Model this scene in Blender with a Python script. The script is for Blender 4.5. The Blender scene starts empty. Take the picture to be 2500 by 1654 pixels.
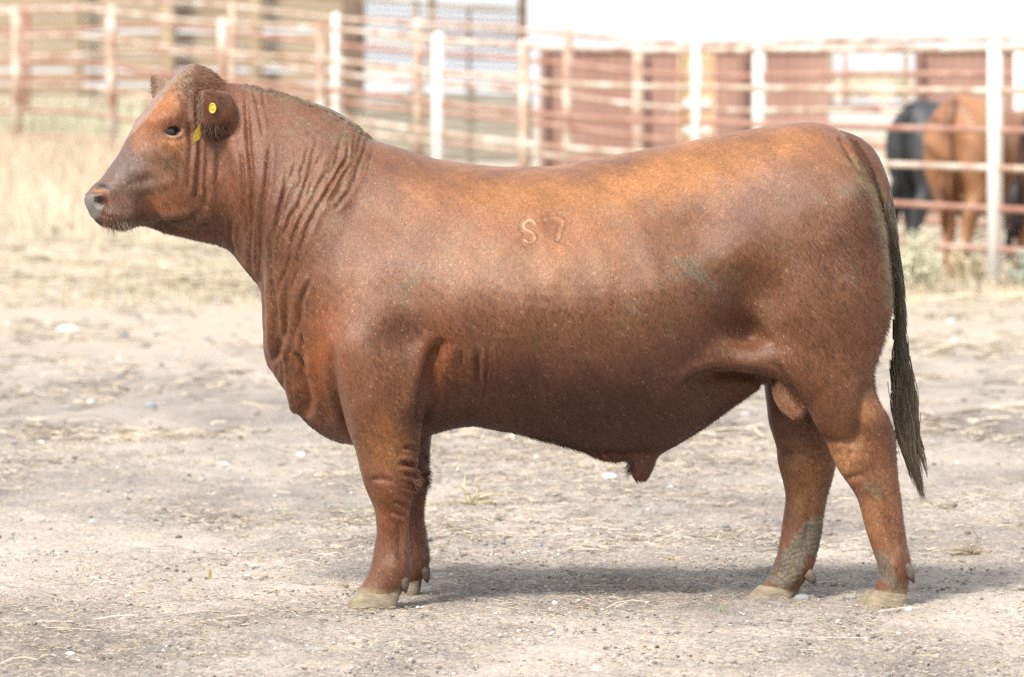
import bpy, math, random, bmesh
import numpy as np
import openvdb as vdb

# ------------------------------------------------------------------ camera, world, sun, exposure
SC = bpy.context.scene
COL = SC.collection
R = math.radians
FPX = 13889.0            # focal length in pixels of the 2500 px wide picture (200 mm on 36 mm)
CAM = np.array([0.0, -15.4, 1.355])
PITCH = math.atan((827 - 241.6) / FPX)
FW = np.array([0, math.cos(PITCH), -math.sin(PITCH)])
UP = np.array([0, math.sin(PITCH), math.cos(PITCH)])

cam_d = bpy.data.cameras.new("camera")
cam_d.lens = 200.0
cam_d.sensor_width = 36.0
cam_d.clip_start = 0.1
cam_d.clip_end = 5000
cam = bpy.data.objects.new("camera", cam_d)
COL.objects.link(cam)
cam.location = CAM
cam.rotation_euler = (math.pi / 2 - PITCH, 0, 0)
cam_d.dof.use_dof = True
cam_d.dof.focus_distance = 15.12
cam_d.dof.aperture_fstop = 6.0
SC.camera = cam

SUN = np.array([-0.50, -0.82, 1.0])
SUN = SUN / np.linalg.norm(SUN)
elev = math.asin(SUN[2])
azim = math.atan2(SUN[0], SUN[1])
world = bpy.data.worlds.new("World")
SC.world = world
world.use_nodes = True
wn = world.node_tree
wn.nodes.clear()
sky = wn.nodes.new("ShaderNodeTexSky")
sky.sky_type = 'NISHITA'
sky.sun_disc = False
sky.sun_elevation = elev
sky.sun_rotation = azim
sky.altitude = 300
sky.air_density = 1.0
sky.dust_density = 1.5
sky.ozone_density = 1.0
bg = wn.nodes.new("ShaderNodeBackground")
bg.inputs[1].default_value = 0.10
wo = wn.nodes.new("ShaderNodeOutputWorld")
# thin white overcast veil drawn over the clear sky
veil = wn.nodes.new("ShaderNodeMix"); veil.data_type = 'RGBA'
veil.inputs['Factor'].default_value = 0.72
veil.inputs['B'].default_value = (7.1, 7.3, 7.7, 1)
wn.links.new(sky.outputs[0], veil.inputs['A'])
wn.links.new(veil.outputs['Result'], bg.inputs[0])
wn.links.new(bg.outputs[0], wo.inputs[0])

sun_d = bpy.data.lights.new("sun", 'SUN')
sun_d.energy = 3.3
sun_d.angle = R(13.0)
sun_d.color = (1.0, 0.95, 0.87)
sun = bpy.data.objects.new("sun", sun_d)
COL.objects.link(sun)
from mathutils import Vector
sun.rotation_euler = Vector(SUN).to_track_quat('Z', 'Y').to_euler()

SC.view_settings.view_transform = 'Standard'
SC.view_settings.look = 'None'
SC.view_settings.gamma = 1.0
SC.view_settings.exposure = 0.98
SC.cycles.use_denoising = False
SC.cycles.max_bounces = 6
SC.cycles.diffuse_bounces = 3
SC.cycles.glossy_bounces = 2
SC.cycles.transparent_max_bounces = 6
try:
    SC.cycles_curves.shape = 'RIBBONS'
except Exception:
    pass

rng = np.random.default_rng(7)
random.seed(7)

# ------------------------------------------------------------------ helpers
def P(px, py, Y=0.0):
    """pixel of the 2500x1654 picture -> world point in the plane y = Y"""
    d = FW + (px - 1250) / FPX * np.array([1.0, 0, 0]) + (827 - py) / FPX * UP
    t = (Y - CAM[1]) / d[1]
    return CAM + t * d

def PROJ(v):
    r = v - CAM
    w = r @ FW
    return 1250 + FPX * r[:, 0] / w, 827 - FPX * (r @ UP) / w

def smooth01(t):
    t = np.clip(t, 0, 1)
    return t * t * (3 - 2 * t)

def gz(x, y):
    """height of the ground"""
    x = np.asarray(x, float); y = np.asarray(y, float)
    far = smooth01((y - 12) / 45.0)
    left = smooth01((3.5 - x) / 9.0)
    z = 0.70 * far * left - 0.008
    z = z - 0.012 * np.exp(-((y - 0.6) / 1.2) ** 2) * 0
    z = z + 0.012 * np.sin(x * 1.7 + 0.6 * y) * np.sin(y * 0.9 + 1.3) * smooth01((y - 1.5) / 4)
    z = z + 0.06 * far * np.sin(x * 0.8 + 1.0) * np.sin(y * 0.31)
    return z

def tag(o, label=None, cat=None, group=None, kind=None):
    if label: o['label'] = label
    if cat: o['category'] = cat
    if group: o['group'] = group
    if kind: o['kind'] = kind
    return o

def mesh_obj(name, verts, faces, mat=None, parent=None, smooth=False, loc=None):
    me = bpy.data.meshes.new(name)
    verts = np.asarray(verts, dtype=np.float64)
    if loc is not None:
        verts = verts - np.asarray(loc)
    if isinstance(faces, np.ndarray):
        n, k = faces.shape
        me.vertices.add(len(verts)); me.vertices.foreach_set('co', verts.astype(np.float32).ravel())
        me.loops.add(n * k); me.loops.foreach_set('vertex_index', faces.astype(np.int32).ravel())
        me.polygons.add(n)
        me.polygons.foreach_set('loop_start', np.arange(0, n * k, k, dtype=np.int32))
        me.update(calc_edges=True)
        me.validate()
    else:
        me.from_pydata([tuple(v) for v in verts], [], faces)
        me.update()
    if smooth:
        me.polygons.foreach_set('use_smooth', np.ones(len(me.polygons), dtype=bool))
    if mat is not None:
        me.materials.append(mat)
    o = bpy.data.objects.new(name, me)
    COL.objects.link(o)
    if parent is not None:
        o.parent = parent
        o.location = Vector(loc if loc is not None else (0, 0, 0)) - parent.location
    elif loc is not None:
        o.location = loc
    return o

def empty(name, loc=(0, 0, 0)):
    o = bpy.data.objects.new(name, None)
    o.location = loc
    COL.objects.link(o)
    return o

class MB:
    """collects simple shapes, links them as one mesh"""
    def __init__(s): s.v = []; s.f = []
    def add(s, v, f):
        b = len(s.v); s.v += [tuple(p) for p in v]; s.f += [tuple(i + b for i in q) for q in f]
    def box(s, c, size, rz=0, rx=0):
        hx, hy, hz = size[0] / 2, size[1] / 2, size[2] / 2
        pts = []
        for sx, sy, sz in ((-1,-1,-1),(1,-1,-1),(1,1,-1),(-1,1,-1),(-1,-1,1),(1,-1,1),(1,1,1),(-1,1,1)):
            x, y, z = sx * hx, sy * hy, sz * hz
            y, z = y * math.cos(rx) - z * math.sin(rx), y * math.sin(rx) + z * math.cos(rx)
            x, y = x * math.cos(rz) - y * math.sin(rz), x * math.sin(rz) + y * math.cos(rz)
            pts.append((c[0] + x, c[1] + y, c[2] + z))
        s.add(pts, [(0,3,2,1),(4,5,6,7),(0,1,5,4),(1,2,6,5),(2,3,7,6),(3,0,4,7)])
    def tube(s, pts, rad, n=8, cap=True):
        pts = [np.array(p, float) for p in pts]
        rads = rad if hasattr(rad, '__len__') else [rad] * len(pts)
        rings = []
        for i, p in enumerate(pts):
            t = pts[min(i + 1, len(pts) - 1)] - pts[max(i - 1, 0)]
            t = t / (np.linalg.norm(t) + 1e-9)
            a = np.array([0, 0, 1.0]) if abs(t[2]) < 0.9 else np.array([1.0, 0, 0])
            u = np.cross(a, t); u /= np.linalg.norm(u); w = np.cross(t, u)
            rings.append([p + rads[i] * (math.cos(2*math.pi*k/n) * u + math.sin(2*math.pi*k/n) * w) for k in range(n)])
        v = [q for r in rings for q in r]
        f = []
        for i in range(len(pts) - 1):
            for k in range(n):
                f.append((i*n + k, i*n + (k+1) % n, (i+1)*n + (k+1) % n, (i+1)*n + k))
        if cap:
            f.append(tuple(range(n))[::-1]); f.append(tuple((len(pts)-1)*n + k for k in range(n)))
        s.add(v, f)
    def build(s, name, mat, parent=None, smooth=False, loc=None):
        return mesh_obj(name, s.v, s.f, mat, parent, smooth, loc)

# ------------------------------------------------------------------ materials
def lin(*c):
    """sRGB 0-255 -> linear"""
    out = []
    for v in c:
        v /= 255.0
        out.append(v / 12.92 if v <= 0.04045 else ((v + 0.055) / 1.055) ** 2.4)
    return tuple(out)

def new_mat(name):
    m = bpy.data.materials.new(name); m.use_nodes = True
    nt = m.node_tree; b = nt.nodes.get('Principled BSDF')
    return m, nt, b

def noise_mat(name, c1, c2, scale=3.0, rough=0.8, detail=6, bump=0.0, bscale=None, stretch=(1, 1, 1), c3=None, contrast=(0.35, 0.65), spec=0.3, metallic=0.0):
    m, nt, b = new_mat(name)
    N = nt.nodes; L = nt.links
    tc = N.new('ShaderNodeTexCoord'); mp = N.new('ShaderNodeMapping'); mp.inputs['Scale'].default_value = stretch
    L.new(tc.outputs['Object'], mp.inputs[0])
    n = N.new('ShaderNodeTexNoise'); n.inputs['Scale'].default_value = scale; n.inputs['Detail'].default_value = detail; n.inputs['Roughness'].default_value = 0.65
    L.new(mp.outputs[0], n.inputs['Vector'])
    cr = N.new('ShaderNodeValToRGB'); L.new(n.outputs['Fac'], cr.inputs[0])
    cr.color_ramp.elements[0].position = contrast[0]; cr.color_ramp.elements[0].color = (*c1, 1)
    cr.color_ramp.elements[1].position = contrast[1]; cr.color_ramp.elements[1].color = (*c2, 1)
    if c3:
        e = cr.color_ramp.elements.new(min(0.99, contrast[1] + 0.12)); e.color = (*c3, 1)
    L.new(cr.outputs[0], b.inputs['Base Color'])
    b.inputs['Roughness'].default_value = rough
    b.inputs['Specular IOR Level'].default_value = spec
    b.inputs['Metallic'].default_value = metallic
    if bump:
        n2 = N.new('ShaderNodeTexNoise'); n2.inputs['Scale'].default_value = bscale or scale * 4; n2.inputs['Detail'].default_value = 5
        L.new(mp.outputs[0], n2.inputs['Vector'])
        bp = N.new('ShaderNodeBump'); bp.inputs['Strength'].default_value = 1.0; bp.inputs['Distance'].default_value = bump
        L.new(n2.outputs['Fac'], bp.inputs['Height']); L.new(bp.outputs[0], b.inputs['Normal'])
    return m

# ------------------------------------------------------------------ lofts and smooth unions
def resample(st, k=6):
    """stations -> dense, Catmull-Rom"""
    A = np.array(st, float)
    n = len(A)
    out = []
    for i in range(n - 1):
        p0 = A[max(i-1, 0)]; p1 = A[i]; p2 = A[i+1]; p3 = A[min(i+2, n-1)]
        for j in range(k):
            t = j / k
            out.append(0.5 * ((2*p1) + (-p0+p2)*t + (2*p0-5*p1+4*p2-p3)*t*t + (-p0+3*p1-3*p2+p3)*t**3))
    out.append(A[-1])
    return np.array(out)

def loft(stations, N=56, k=6):
    """station: (A xyz, B xyz, half width, y centre, exponent, five width factors from A to B)"""
    flat = []
    for s in stations:
        A, B, hw, yc, e, m = s
        flat.append(list(A) + list(B) + [hw, yc, e] + list(m))
    F = resample(flat, k)
    th = np.linspace(0, 2*np.pi, N, endpoint=False)
    t = (1 - np.cos(th)) / 2
    V = []
    for r in F:
        A = r[0:3]; B = r[3:6]; hw = max(r[6], 0.002); yc = r[7]; e = r[8]; m = r[9:14]
        M = (A + B) / 2; H = (A - B) / 2
        mm = np.concatenate([[2*m[0]-m[1]], m, [2*m[4]-m[3]]]); q = np.clip(t*4, 0, 3.9999); i_ = q.astype(int); u = q - i_
        p0, p1, p2, p3 = mm[i_], mm[i_+1], mm[i_+2], mm[i_+3]
        mod = 0.5*((2*p1) + (-p0+p2)*u + (2*p0-5*p1+4*p2-p3)*u*u + (-p0+3*p1-3*p2+p3)*u**3)
        lat = np.sign(np.sin(th)) * np.abs(np.sin(th)) ** e * hw * mod
        p = M[None] + np.cos(th)[:, None] * H[None]
        p[:, 1] += lat + yc
        V.append(p)
    n = len(V)
    V0 = np.concatenate(V)
    tris = []
    for i in range(n - 1):
        a = i*N + np.arange(N); b = i*N + (np.arange(N)+1) % N
        c = b + N; d = a + N
        tris.append(np.stack([a, b, c], 1)); tris.append(np.stack([a, c, d], 1))
    c0 = len(V0); c1 = c0 + 1
    V0 = np.vstack([V0, V[0].mean(0), V[-1].mean(0)])
    a = np.arange(N); b = (np.arange(N)+1) % N
    tris.append(np.stack([b, a, np.full(N, c0)], 1))
    tris.append(np.stack([(n-1)*N + a, (n-1)*N + b, np.full(N, c1)], 1))
    return V0, np.concatenate(tris)

def ellipsoid(c, r, rot=None, n=24):
    """rot: 3x3"""
    V = []; T = []
    for i in range(n + 1):
        ph = math.pi * i / n
        for j in range(2*n):
            th = math.pi * j / n
            V.append((math.sin(ph)*math.cos(th)*r[0], math.sin(ph)*math.sin(th)*r[1], math.cos(ph)*r[2]))
    V = np.array(V)
    if rot is not None: V = V @ np.array(rot).T
    V = V + np.array(c)
    m = 2*n
    for i in range(n):
        for j in range(m):
            a = i*m+j; b = i*m+(j+1) % m; c_ = b+m; d = a+m
            if i > 0: T.append((a, b, c_))
            if i < n-1: T.append((a, c_, d))
    return V, np.array(T)

def tube_prim(pts, rads, n=12):
    b = MB(); 
    b.tube(pts, rads, n)
    T = []
    for f in b.f:
        for i in range(1, len(f)-1): T.append((f[0], f[i], f[i+1]))
    return np.array(b.v), np.array(T)

def sdf_union(prims, lo, hi, vox):
    """prims: list of (V, T, blend radius, sign); returns (verts, quads)"""
    lo = np.array(lo); dims = [int(math.ceil((hi[i]-lo[i])/vox)) for i in range(3)]
    D = None
    maxk = max([p[2] for p in prims] + [vox*3])
    hwv = max(4.0, maxk / vox + 1)
    for V, T, k, sg in prims:
        Vi = ((V - lo) / vox).astype(np.float32)
        g = vdb.FloatGrid.createLevelSetFromPolygons(Vi, triangles=T.astype(np.uint32), transform=vdb.createLinearTransform(1.0), halfWidth=hwv)
        mn = np.maximum(np.floor(Vi.min(0) - hwv - 1).astype(int), 0)
        mx = np.minimum(np.ceil(Vi.max(0) + hwv + 1).astype(int), dims)
        a = np.full(tuple(mx - mn), hwv, dtype=np.float32)
        g.copyToArray(a, ijk=tuple(int(q) for q in mn))
        if D is None:
            D = np.full(tuple(dims), hwv, dtype=np.float32)
        s = tuple(slice(mn[i], mx[i]) for i in range(3))
        d = D[s]
        kk = max(k / vox, 0.01)
        if sg > 0:
            h = np.maximum(kk - np.abs(d - a), 0) / kk
            D[s] = np.minimum(d, a) - h*h*kk*0.25
        else:
            a = -a
            h = np.maximum(kk - np.abs(d - a), 0) / kk
            D[s] = np.maximum(d, a) + h*h*kk*0.25
    D = np.clip(D, -3.5, 3.5)
    g = vdb.FloatGrid(3.5)
    g.copyFromArray(D)
    g.gridClass = vdb.GridClass.LEVEL_SET
    pts, quads = g.convertToQuads(isovalue=0.0)
    pts = pts.astype(np.float64) * vox + lo
    quads = quads.astype(np.int64)[:, ::-1]
    return pts, quads

def edges_of(quads):
    e = np.concatenate([quads[:, [0, 1]], quads[:, [1, 2]], quads[:, [2, 3]], quads[:, [3, 0]]])
    e.sort(axis=1)
    return np.unique(e, axis=0)

def laplace(pts, E, w, it, lam=0.5):
    n = len(pts)
    deg = np.bincount(E.ravel(), minlength=n).astype(float); deg[deg == 0] = 1
    for _ in range(it):
        s = np.zeros_like(pts)
        for c in range(3):
            s[:, c] = np.bincount(E[:, 0], pts[E[:, 1], c], n) + np.bincount(E[:, 1], pts[E[:, 0], c], n)
        pts = pts + (s / deg[:, None] - pts) * (lam * w)[:, None]
    return pts

def normals_of(pts, quads):
    a = pts[quads[:, 2]] - pts[quads[:, 0]]; b = pts[quads[:, 3]] - pts[quads[:, 1]]
    fn = np.cross(a, b)
    n = np.zeros_like(pts)
    for k in range(4):
        for c in range(3):
            n[:, c] += np.bincount(quads[:, k], fn[:, c], len(pts))
    return n / (np.linalg.norm(n, axis=1, keepdims=True) + 1e-12)

def seg_dist(px, py, poly):
    d = np.full(len(px), 1e9)
    for (x0, y0), (x1, y1) in zip(poly[:-1], poly[1:]):
        dx, dy = x1-x0, y1-y0
        L2 = dx*dx + dy*dy + 1e-9
        t = np.clip(((px-x0)*dx + (py-y0)*dy) / L2, 0, 1)
        d = np.minimum(d, np.hypot(px - x0 - t*dx, py - y0 - t*dy))
    return d

def end_fade(px, py, poly):
    """0..1 fading towards the two ends of the line"""
    poly = np.array(poly, float)
    seg = np.hypot(*(poly[1:] - poly[:-1]).T); tot = seg.sum(); cum = np.concatenate([[0], np.cumsum(seg)])
    best = np.full(len(px), 1e9); s = np.zeros(len(px))
    for i in range(len(poly)-1):
        x0, y0 = poly[i]; x1, y1 = poly[i+1]; dx, dy = x1-x0, y1-y0; L2 = dx*dx+dy*dy+1e-9
        t = np.clip(((px-x0)*dx + (py-y0)*dy) / L2, 0, 1)
        d = np.hypot(px-x0-t*dx, py-y0-t*dy)
        m = d < best; best[m] = d[m]; s[m] = cum[i] + t[m]*seg[i]
    u = s / tot
    return best, np.clip(np.minimum(u, 1-u) * 5.0, 0, 1) ** 0.7

def zc(x0, y0, s, pts):
    """coordinates read off an enlarged crop -> picture pixels"""
    return [(x0 + x / s, y0 + y / s) for x, y in pts]

def value_noise(p, scale, seed=0):
    """cheap smooth 3-D noise, -1..1"""
    r = np.random.default_rng(seed)
    out = np.zeros(len(p))
    for o in range(4):
        for _ in range(3):
            d = r.normal(size=3); d /= np.linalg.norm(d)
            out += np.sin(p @ d * scale * (1.9 ** o) + r.uniform(0, 6.28)) / (1.5 ** o)
    return np.clip(out / 4.0, -1, 1)

HAIRS = 260000
# ------------------------------------------------------------------ the bull in front
HY = R(17.0)
XA = P(655, 400)[0]
_s = np.linspace(-0.2, 1.2, 1400)
_a = HY * smooth01(_s / 0.20)
_cx = np.concatenate([[0], np.cumsum(np.cos(_a[1:]) * np.diff(_s))]); _cx -= np.interp(0, _s, _cx)
_cy = np.concatenate([[0], np.cumsum(np.sin(_a[1:]) * np.diff(_s))]); _cy -= np.interp(0, _s, _cy)

def bend(V):
    """turns head and upper neck a little towards the camera side"""
    V = np.array(V, float)
    one = V.ndim == 1
    if one: V = V[None]
    d = XA - V[:, 0]
    s = np.interp(d, _cx, _s)
    al = np.where(s > 0, np.interp(s, _s, _a), 0)
    cy = np.where(s > 0, np.interp(s, _s, _cy), 0)
    y = V[:, 1].copy()
    V[:, 0] = np.where(d > 0, V[:, 0] - y * np.sin(al), V[:, 0])
    V[:, 1] = np.where(d > 0, -cy + y * np.cos(al), y)
    return V[0] if one else V

def Hd(px, py, yl):
    p = P(px, py, 0); p[1] += yl
    return bend(p)

def st(a, b, hw, e=0.9, m=(1, 1, 1, 1, 1), yc=0.0):
    A = P(a[0], a[1], yc); B = P(b[0], b[1], yc)
    A[1] = 0; B[1] = 0
    return (A, B, hw, yc, e, m)

mR = (.9, 1.0, 1.03, 1.0, .9)
mB = (.9, .95, 1.05, .98, .78)
mN = (.85, .92, 1.05, .98, .8)
torso = [
 st((2128, 430), (2140, 540), .05), st((2112, 385), (2130, 620), .12),
 st((2085, 346), (2118, 700), .17), st((2045, 317), (2060, 790), .215, .85), st((1995, 299), (1985, 870), .25, .82, mR),
 st((1930, 302), (1930, 925), .27, .82, (1, 1.04, 1.02, .9, .7)), st((1840, 315), (1861, 938), .285, .85, (1, 1.02, 1.02, .74, .42)),
 st((1750, 333), (1774, 995), .305, .9, (.95, .98, 1.05, .86, .50)), st((1650, 352), (1672, 1071), .34, .9, mB), st((1550, 370), (1560, 1098), .36, .9, mB),
 st((1450, 389), (1450, 1098), .37, .9, mB), st((1350, 403), (1340, 1077), .372, .9, mB), st((1250, 405), (1230, 1053), .365, .9, mB),
 st((1150, 399), (1141, 1042), .35, .9, mB), st((1050, 383), (1040, 1064), .325, .92, mB), st((960, 356), (950, 1082), .30, .92, (.8, .85, 1.0, 1.0, .8)),
 st((902, 335), (850, 1085), .28, .95, (.8, .82, 1.0, 1.0, .75)), st((860, 296), (790, 1064), .265, .95, (.85, .85, 1.0, .98, .72)), st((800, 264), (737, 1022), .245, .95, (.9, .9, 1.02, .9, .62)),
 st((750, 248), (702, 965), .225, .95, (.9, .95, 1.03, .85, .5)), st((700, 232), (662, 902), .205, .95, (.9, .98, 1.03, .82, .42)), st((662, 222), (649, 830), .19, .95, (.9, 1., 1.03, .82, .42)),
 st((632, 216), (648, 752), .18, .95, (.9, 1., 1.03, .85, .5)), st((603, 211), (632, 702), .17, .95, mN), st((577, 206), (596, 658), .155, .95, mN), st((553, 201), (562, 614), .145, .95, mN),
 st((536, 190), (530, 600), .130, .95, (.8, .95, 1.0, 1.0, .8)), st((516, 172), (497, 592), .118, .95, (.7, .95, 1.0, 1.02, .8)), st((489, 159), (466, 585), .112, .95, (.7, .97, 1.02, 1.0, .7)), st((463, 158), (437, 577), .112, .92, (.8, 1.0, 1.03, .92, .6)),
 st((440, 178), (406, 569), .112, .85, (1, 1.04, 1.04, .84, .55)), st((412, 206), (376, 556), .112, .80, (1.05, 1.08, 1.02, .80, .55)), st((382, 240), (346, 550), .108, .8, (1.05, 1.1, .98, .80, .6)), st((352, 280), (326, 557), .098, .82, (1.0, 1.06, .95, .80, .65)),
 st((325, 322), (306, 562), .084, .85, (.9, .98, .98, .88, .8)), st((301, 366), (286, 553), .072, .9, (.85, .95, 1.0, .95, .85)), st((280, 400), (265, 545), .066, .9, (.8, .95, 1.0, 1.0, .9)), st((258, 435), (247, 537), .063, .9, (.9, 1, 1.03, 1.0, .9)),
 st((240, 450), (236, 530), .062, .88), st((230, 463), (233, 522), .054, .85), st((222, 474), (227, 512), .042, .85), st((217, 482), (221, 501), .02)]
V, T = loft(torso, 72, 6)
prims = [(bend(V), T, 0.0, 1)]

def leg(rows, k, yc_default):
    L = []
    for r in rows:
        (f, b, hw) = r[:3]; yc = r[3] if len(r) > 3 else yc_default; e = r[4] if len(r) > 4 else .95
        L.append(st(f, b, hw, e, (1, 1, 1, 1, 1), yc))
    V, T = loft(L, 40, 5)
    prims.append((V, T, k, 1))

# near fore leg with the shoulder
leg([((890, 520), (985, 540), .04, -.15), ((850, 600), (1030, 610), .085, -.19), ((825, 700), (1058, 715), .10, -.215), ((816, 800), (1070, 815), .108, -.235), ((816, 870), (1060, 895), .108, -.238), ((826, 950), (1044, 975), .10, -.232), ((843, 1025), (1031, 1030), .085, -.225),
     ((866, 1096), (1023, 1096), .071, -.215), ((880, 1155), (1018, 1158), .065, -.21), ((895, 1203), (1010, 1205), .06, -.205), ((911, 1245), (1002, 1242), .05, -.20), ((919, 1290), (999, 1290), .041, -.195),
     ((915, 1335), (1002, 1335), .041, -.19), ((907, 1378), (1004, 1385), .048, -.19), ((893, 1412), (1000, 1415), .053, -.19), ((876, 1438), (982, 1442), .055, -.19), ((868, 1455), (972, 1462), .052, -.19)], .035, -.2)
# far fore leg
leg([((890, 520), (985, 540), .04, .15), ((850, 600), (1040, 610), .085, .19), ((835, 700), (1075, 715), .10, .215), ((836, 800), (1085, 815), .105, .225), ((846, 870), (1080, 895), .10, .22), ((856, 950), (1066, 975), .09, .20), ((873, 1025), (1056, 1030), .075, .18),
     ((893, 1096), (1049, 1096), .066, .165), ((905, 1150), (1047, 1150), .062, .155), ((918, 1203), (1042, 1203), .056, .15), ((942, 1250), (1036, 1251), .045, .15), ((950, 1308), (1041, 1308), .04, .15),
     ((948, 1351), (1047, 1351), .046, .15), ((940, 1388), (1046, 1388), .05, .15), ((925, 1415), (1030, 1418), .052, .15), ((915, 1440), (1024, 1448), .05, .15)], .035, .16)
# near hind leg with the thigh
leg([((1900, 380), (2040, 385), .08, -.11), ((1830, 470), (2120, 460), .12, -.145), ((1795, 560), (2158, 540), .135, -.16), ((1790, 660), (2174, 650), .137, -.165), ((1815, 760), (2180, 750), .132, -.168), ((1868, 850), (2155, 845), .115, -.17), ((1925, 925), (2133, 915), .098, -.180),
     ((1958, 978), (2141, 975), .083, -.180), ((1986, 1030), (2170, 1025), .070, -.172), ((2015, 1080), (2186, 1072), .056, -.155), ((2043, 1140), (2190, 1135), .051, -.15), ((2075, 1187), (2194, 1182), .046, -.15),
     ((2096, 1225), (2199, 1222), .040, -.15), ((2108, 1270), (2204, 1268), .037, -.15), ((2122, 1320), (2213, 1322), .039, -.15), ((2139, 1370), (2224, 1368), .044, -.15), ((2146, 1400), (2222, 1402), .047, -.15), ((2139, 1425), (2217, 1432), .048, -.15), ((2130, 1450), (2214, 1458), .05, -.15)], .05, -.16)
# far hind leg
leg([((1900, 380), (2040, 385), .08, .11), ((1830, 470), (2120, 460), .12, .145), ((1795, 560), (2150, 540), .135, .16), ((1790, 660), (2160, 650), .137, .16), ((1810, 760), (2150, 750), .13, .16), ((1840, 850), (2120, 845), .11, .155), ((1862, 930), (2090, 920), .09, .145),
     ((1869, 980), (2070, 978), .075, .14), ((1878, 1040), (2056, 1040), .064, .13), ((1895, 1092), (2046, 1092), .054, .125), ((1899, 1130), (2040, 1135), .05, .12), ((1910, 1172), (2032, 1178), .046, .12),
     ((1918, 1212), (2021, 1212), .040, .12), ((1914, 1267), (2008, 1270), .037, .12), ((1904, 1321), (1998, 1324), .039, .12), ((1892, 1370), (1990, 1374), .044, .12), ((1876, 1408), (1972, 1408), .047, .12), ((1858, 1432), (1950, 1436), .048, .12), ((1845, 1452), (1944, 1458), .05, .12)], .05, .12)
# skin fold between flank and stifle, both sides
for sg in (-1, 1):
    V, T = tube_prim([P(1700, 850, 0) + [0, sg*.235, 0], P(1760, 856, 0) + [0, sg*.238, 0], P(1830, 868, 0) + [0, sg*.235, 0], P(1900, 876, 0) + [0, sg*.225, 0], P(1960, 905, 0) + [0, sg*.20, 0]], [.03, .040, .040, .040, .045])
    prims.append((V, T, .06, 1))
# sheath and navel fold
V, T = loft([st((1490, 1060), (1660, 1058), .06), st((1515, 1095), (1634, 1090), .048), st((1535, 1128), (1606, 1114), .036), st((1541, 1150), (1594, 1143), .032), st((1545, 1166), (1581, 1168), .026), st((1552, 1173), (1576, 1176), .012)], 32, 5)
prims.append((V, T, .018, 1))
V, T = tube_prim([P(1380, 1070), P(1440, 1088), P(1478, 1106), P(1505, 1112), P(1535, 1112)], [.020, .024, .024, .020, .014]); prims.append((V, T, .014, 1))
V, T = tube_prim([P(1600, 1082), P(1640, 1068), P(1740, 1004), P(1840, 934)], [.022, .024, .024, .024]); prims.append((V, T, .02, 1))
# scrotum
V, T = loft([st((1890, 880), (1960, 880), .035, .95, (1,)*5, -.03), st((1884, 925), (1960, 918), .048, .95, (1,)*5, -.04), st((1884, 960), (1972, 955), .052, .95, (1,)*5, -.045), st((1900, 995), (1978, 985), .048, .95, (1,)*5, -.045), st((1932, 1020), (1970, 1012), .028, .95, (1,)*5, -.045)], 32, 6)
prims.append((V, T, .012, 1))
# dewlap and brisket folds
V, T = tube_prim([bend(P(655, 700)), bend(P(660, 790)), P(664, 850), P(668, 890)], [.012, .02, .022, .012]); prims.append((V, T, .02, 1))
for sg in (-1, 1):
    y = sg
    V, T = tube_prim([P(708, 850) + [0, y*.05, 0], P(717, 900) + [0, y*.055, 0], P(720, 950) + [0, y*.05, 0], P(722, 1000) + [0, y*.03, 0]], [.012, .017, .020, .014]); prims.append((V, T, .022, 1))
    V, T = tube_prim([P(712, 780) + [0, y*.10, 0], P(728, 830) + [0, y*.115, 0], P(742, 880) + [0, y*.115, 0], P(744, 900) + [0, y*.11, 0]], [.012, .018, .015, .008]); prims.append((V, T, .018, 1))
# ears: two leaf shaped cups
def ear(sg, rows):
    b = []
    for (px, py, yl, hh, th) in rows:
        A = P(px, py - hh, 0); B = P(px, py + hh, 0)
        b.append((A, B, th, sg * yl, .85, (1, 1, 1, 1, 1)))
    V, T = loft(b, 32, 6)
    prims.append((bend(V), T, .022, 1))
ear(-1, [(452, 266, .142, 22, .006), (455, 268, .146, 42, .010), (464, 270, .148, 50, .013), (480, 271, .145, 52, .018), (500, 270, .137, 50, .024), (520, 268, .127, 46, .028), (540, 266, .117, 40, .030), (556, 266, .107, 28, .026)])
ear(1, [(458, 240, .095, 22, .020), (448, 232, .13, 33, .020), (436, 224, .165, 37, .019), (426, 217, .20, 35, .017), (418, 212, .22, 26, .012)])
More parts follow.
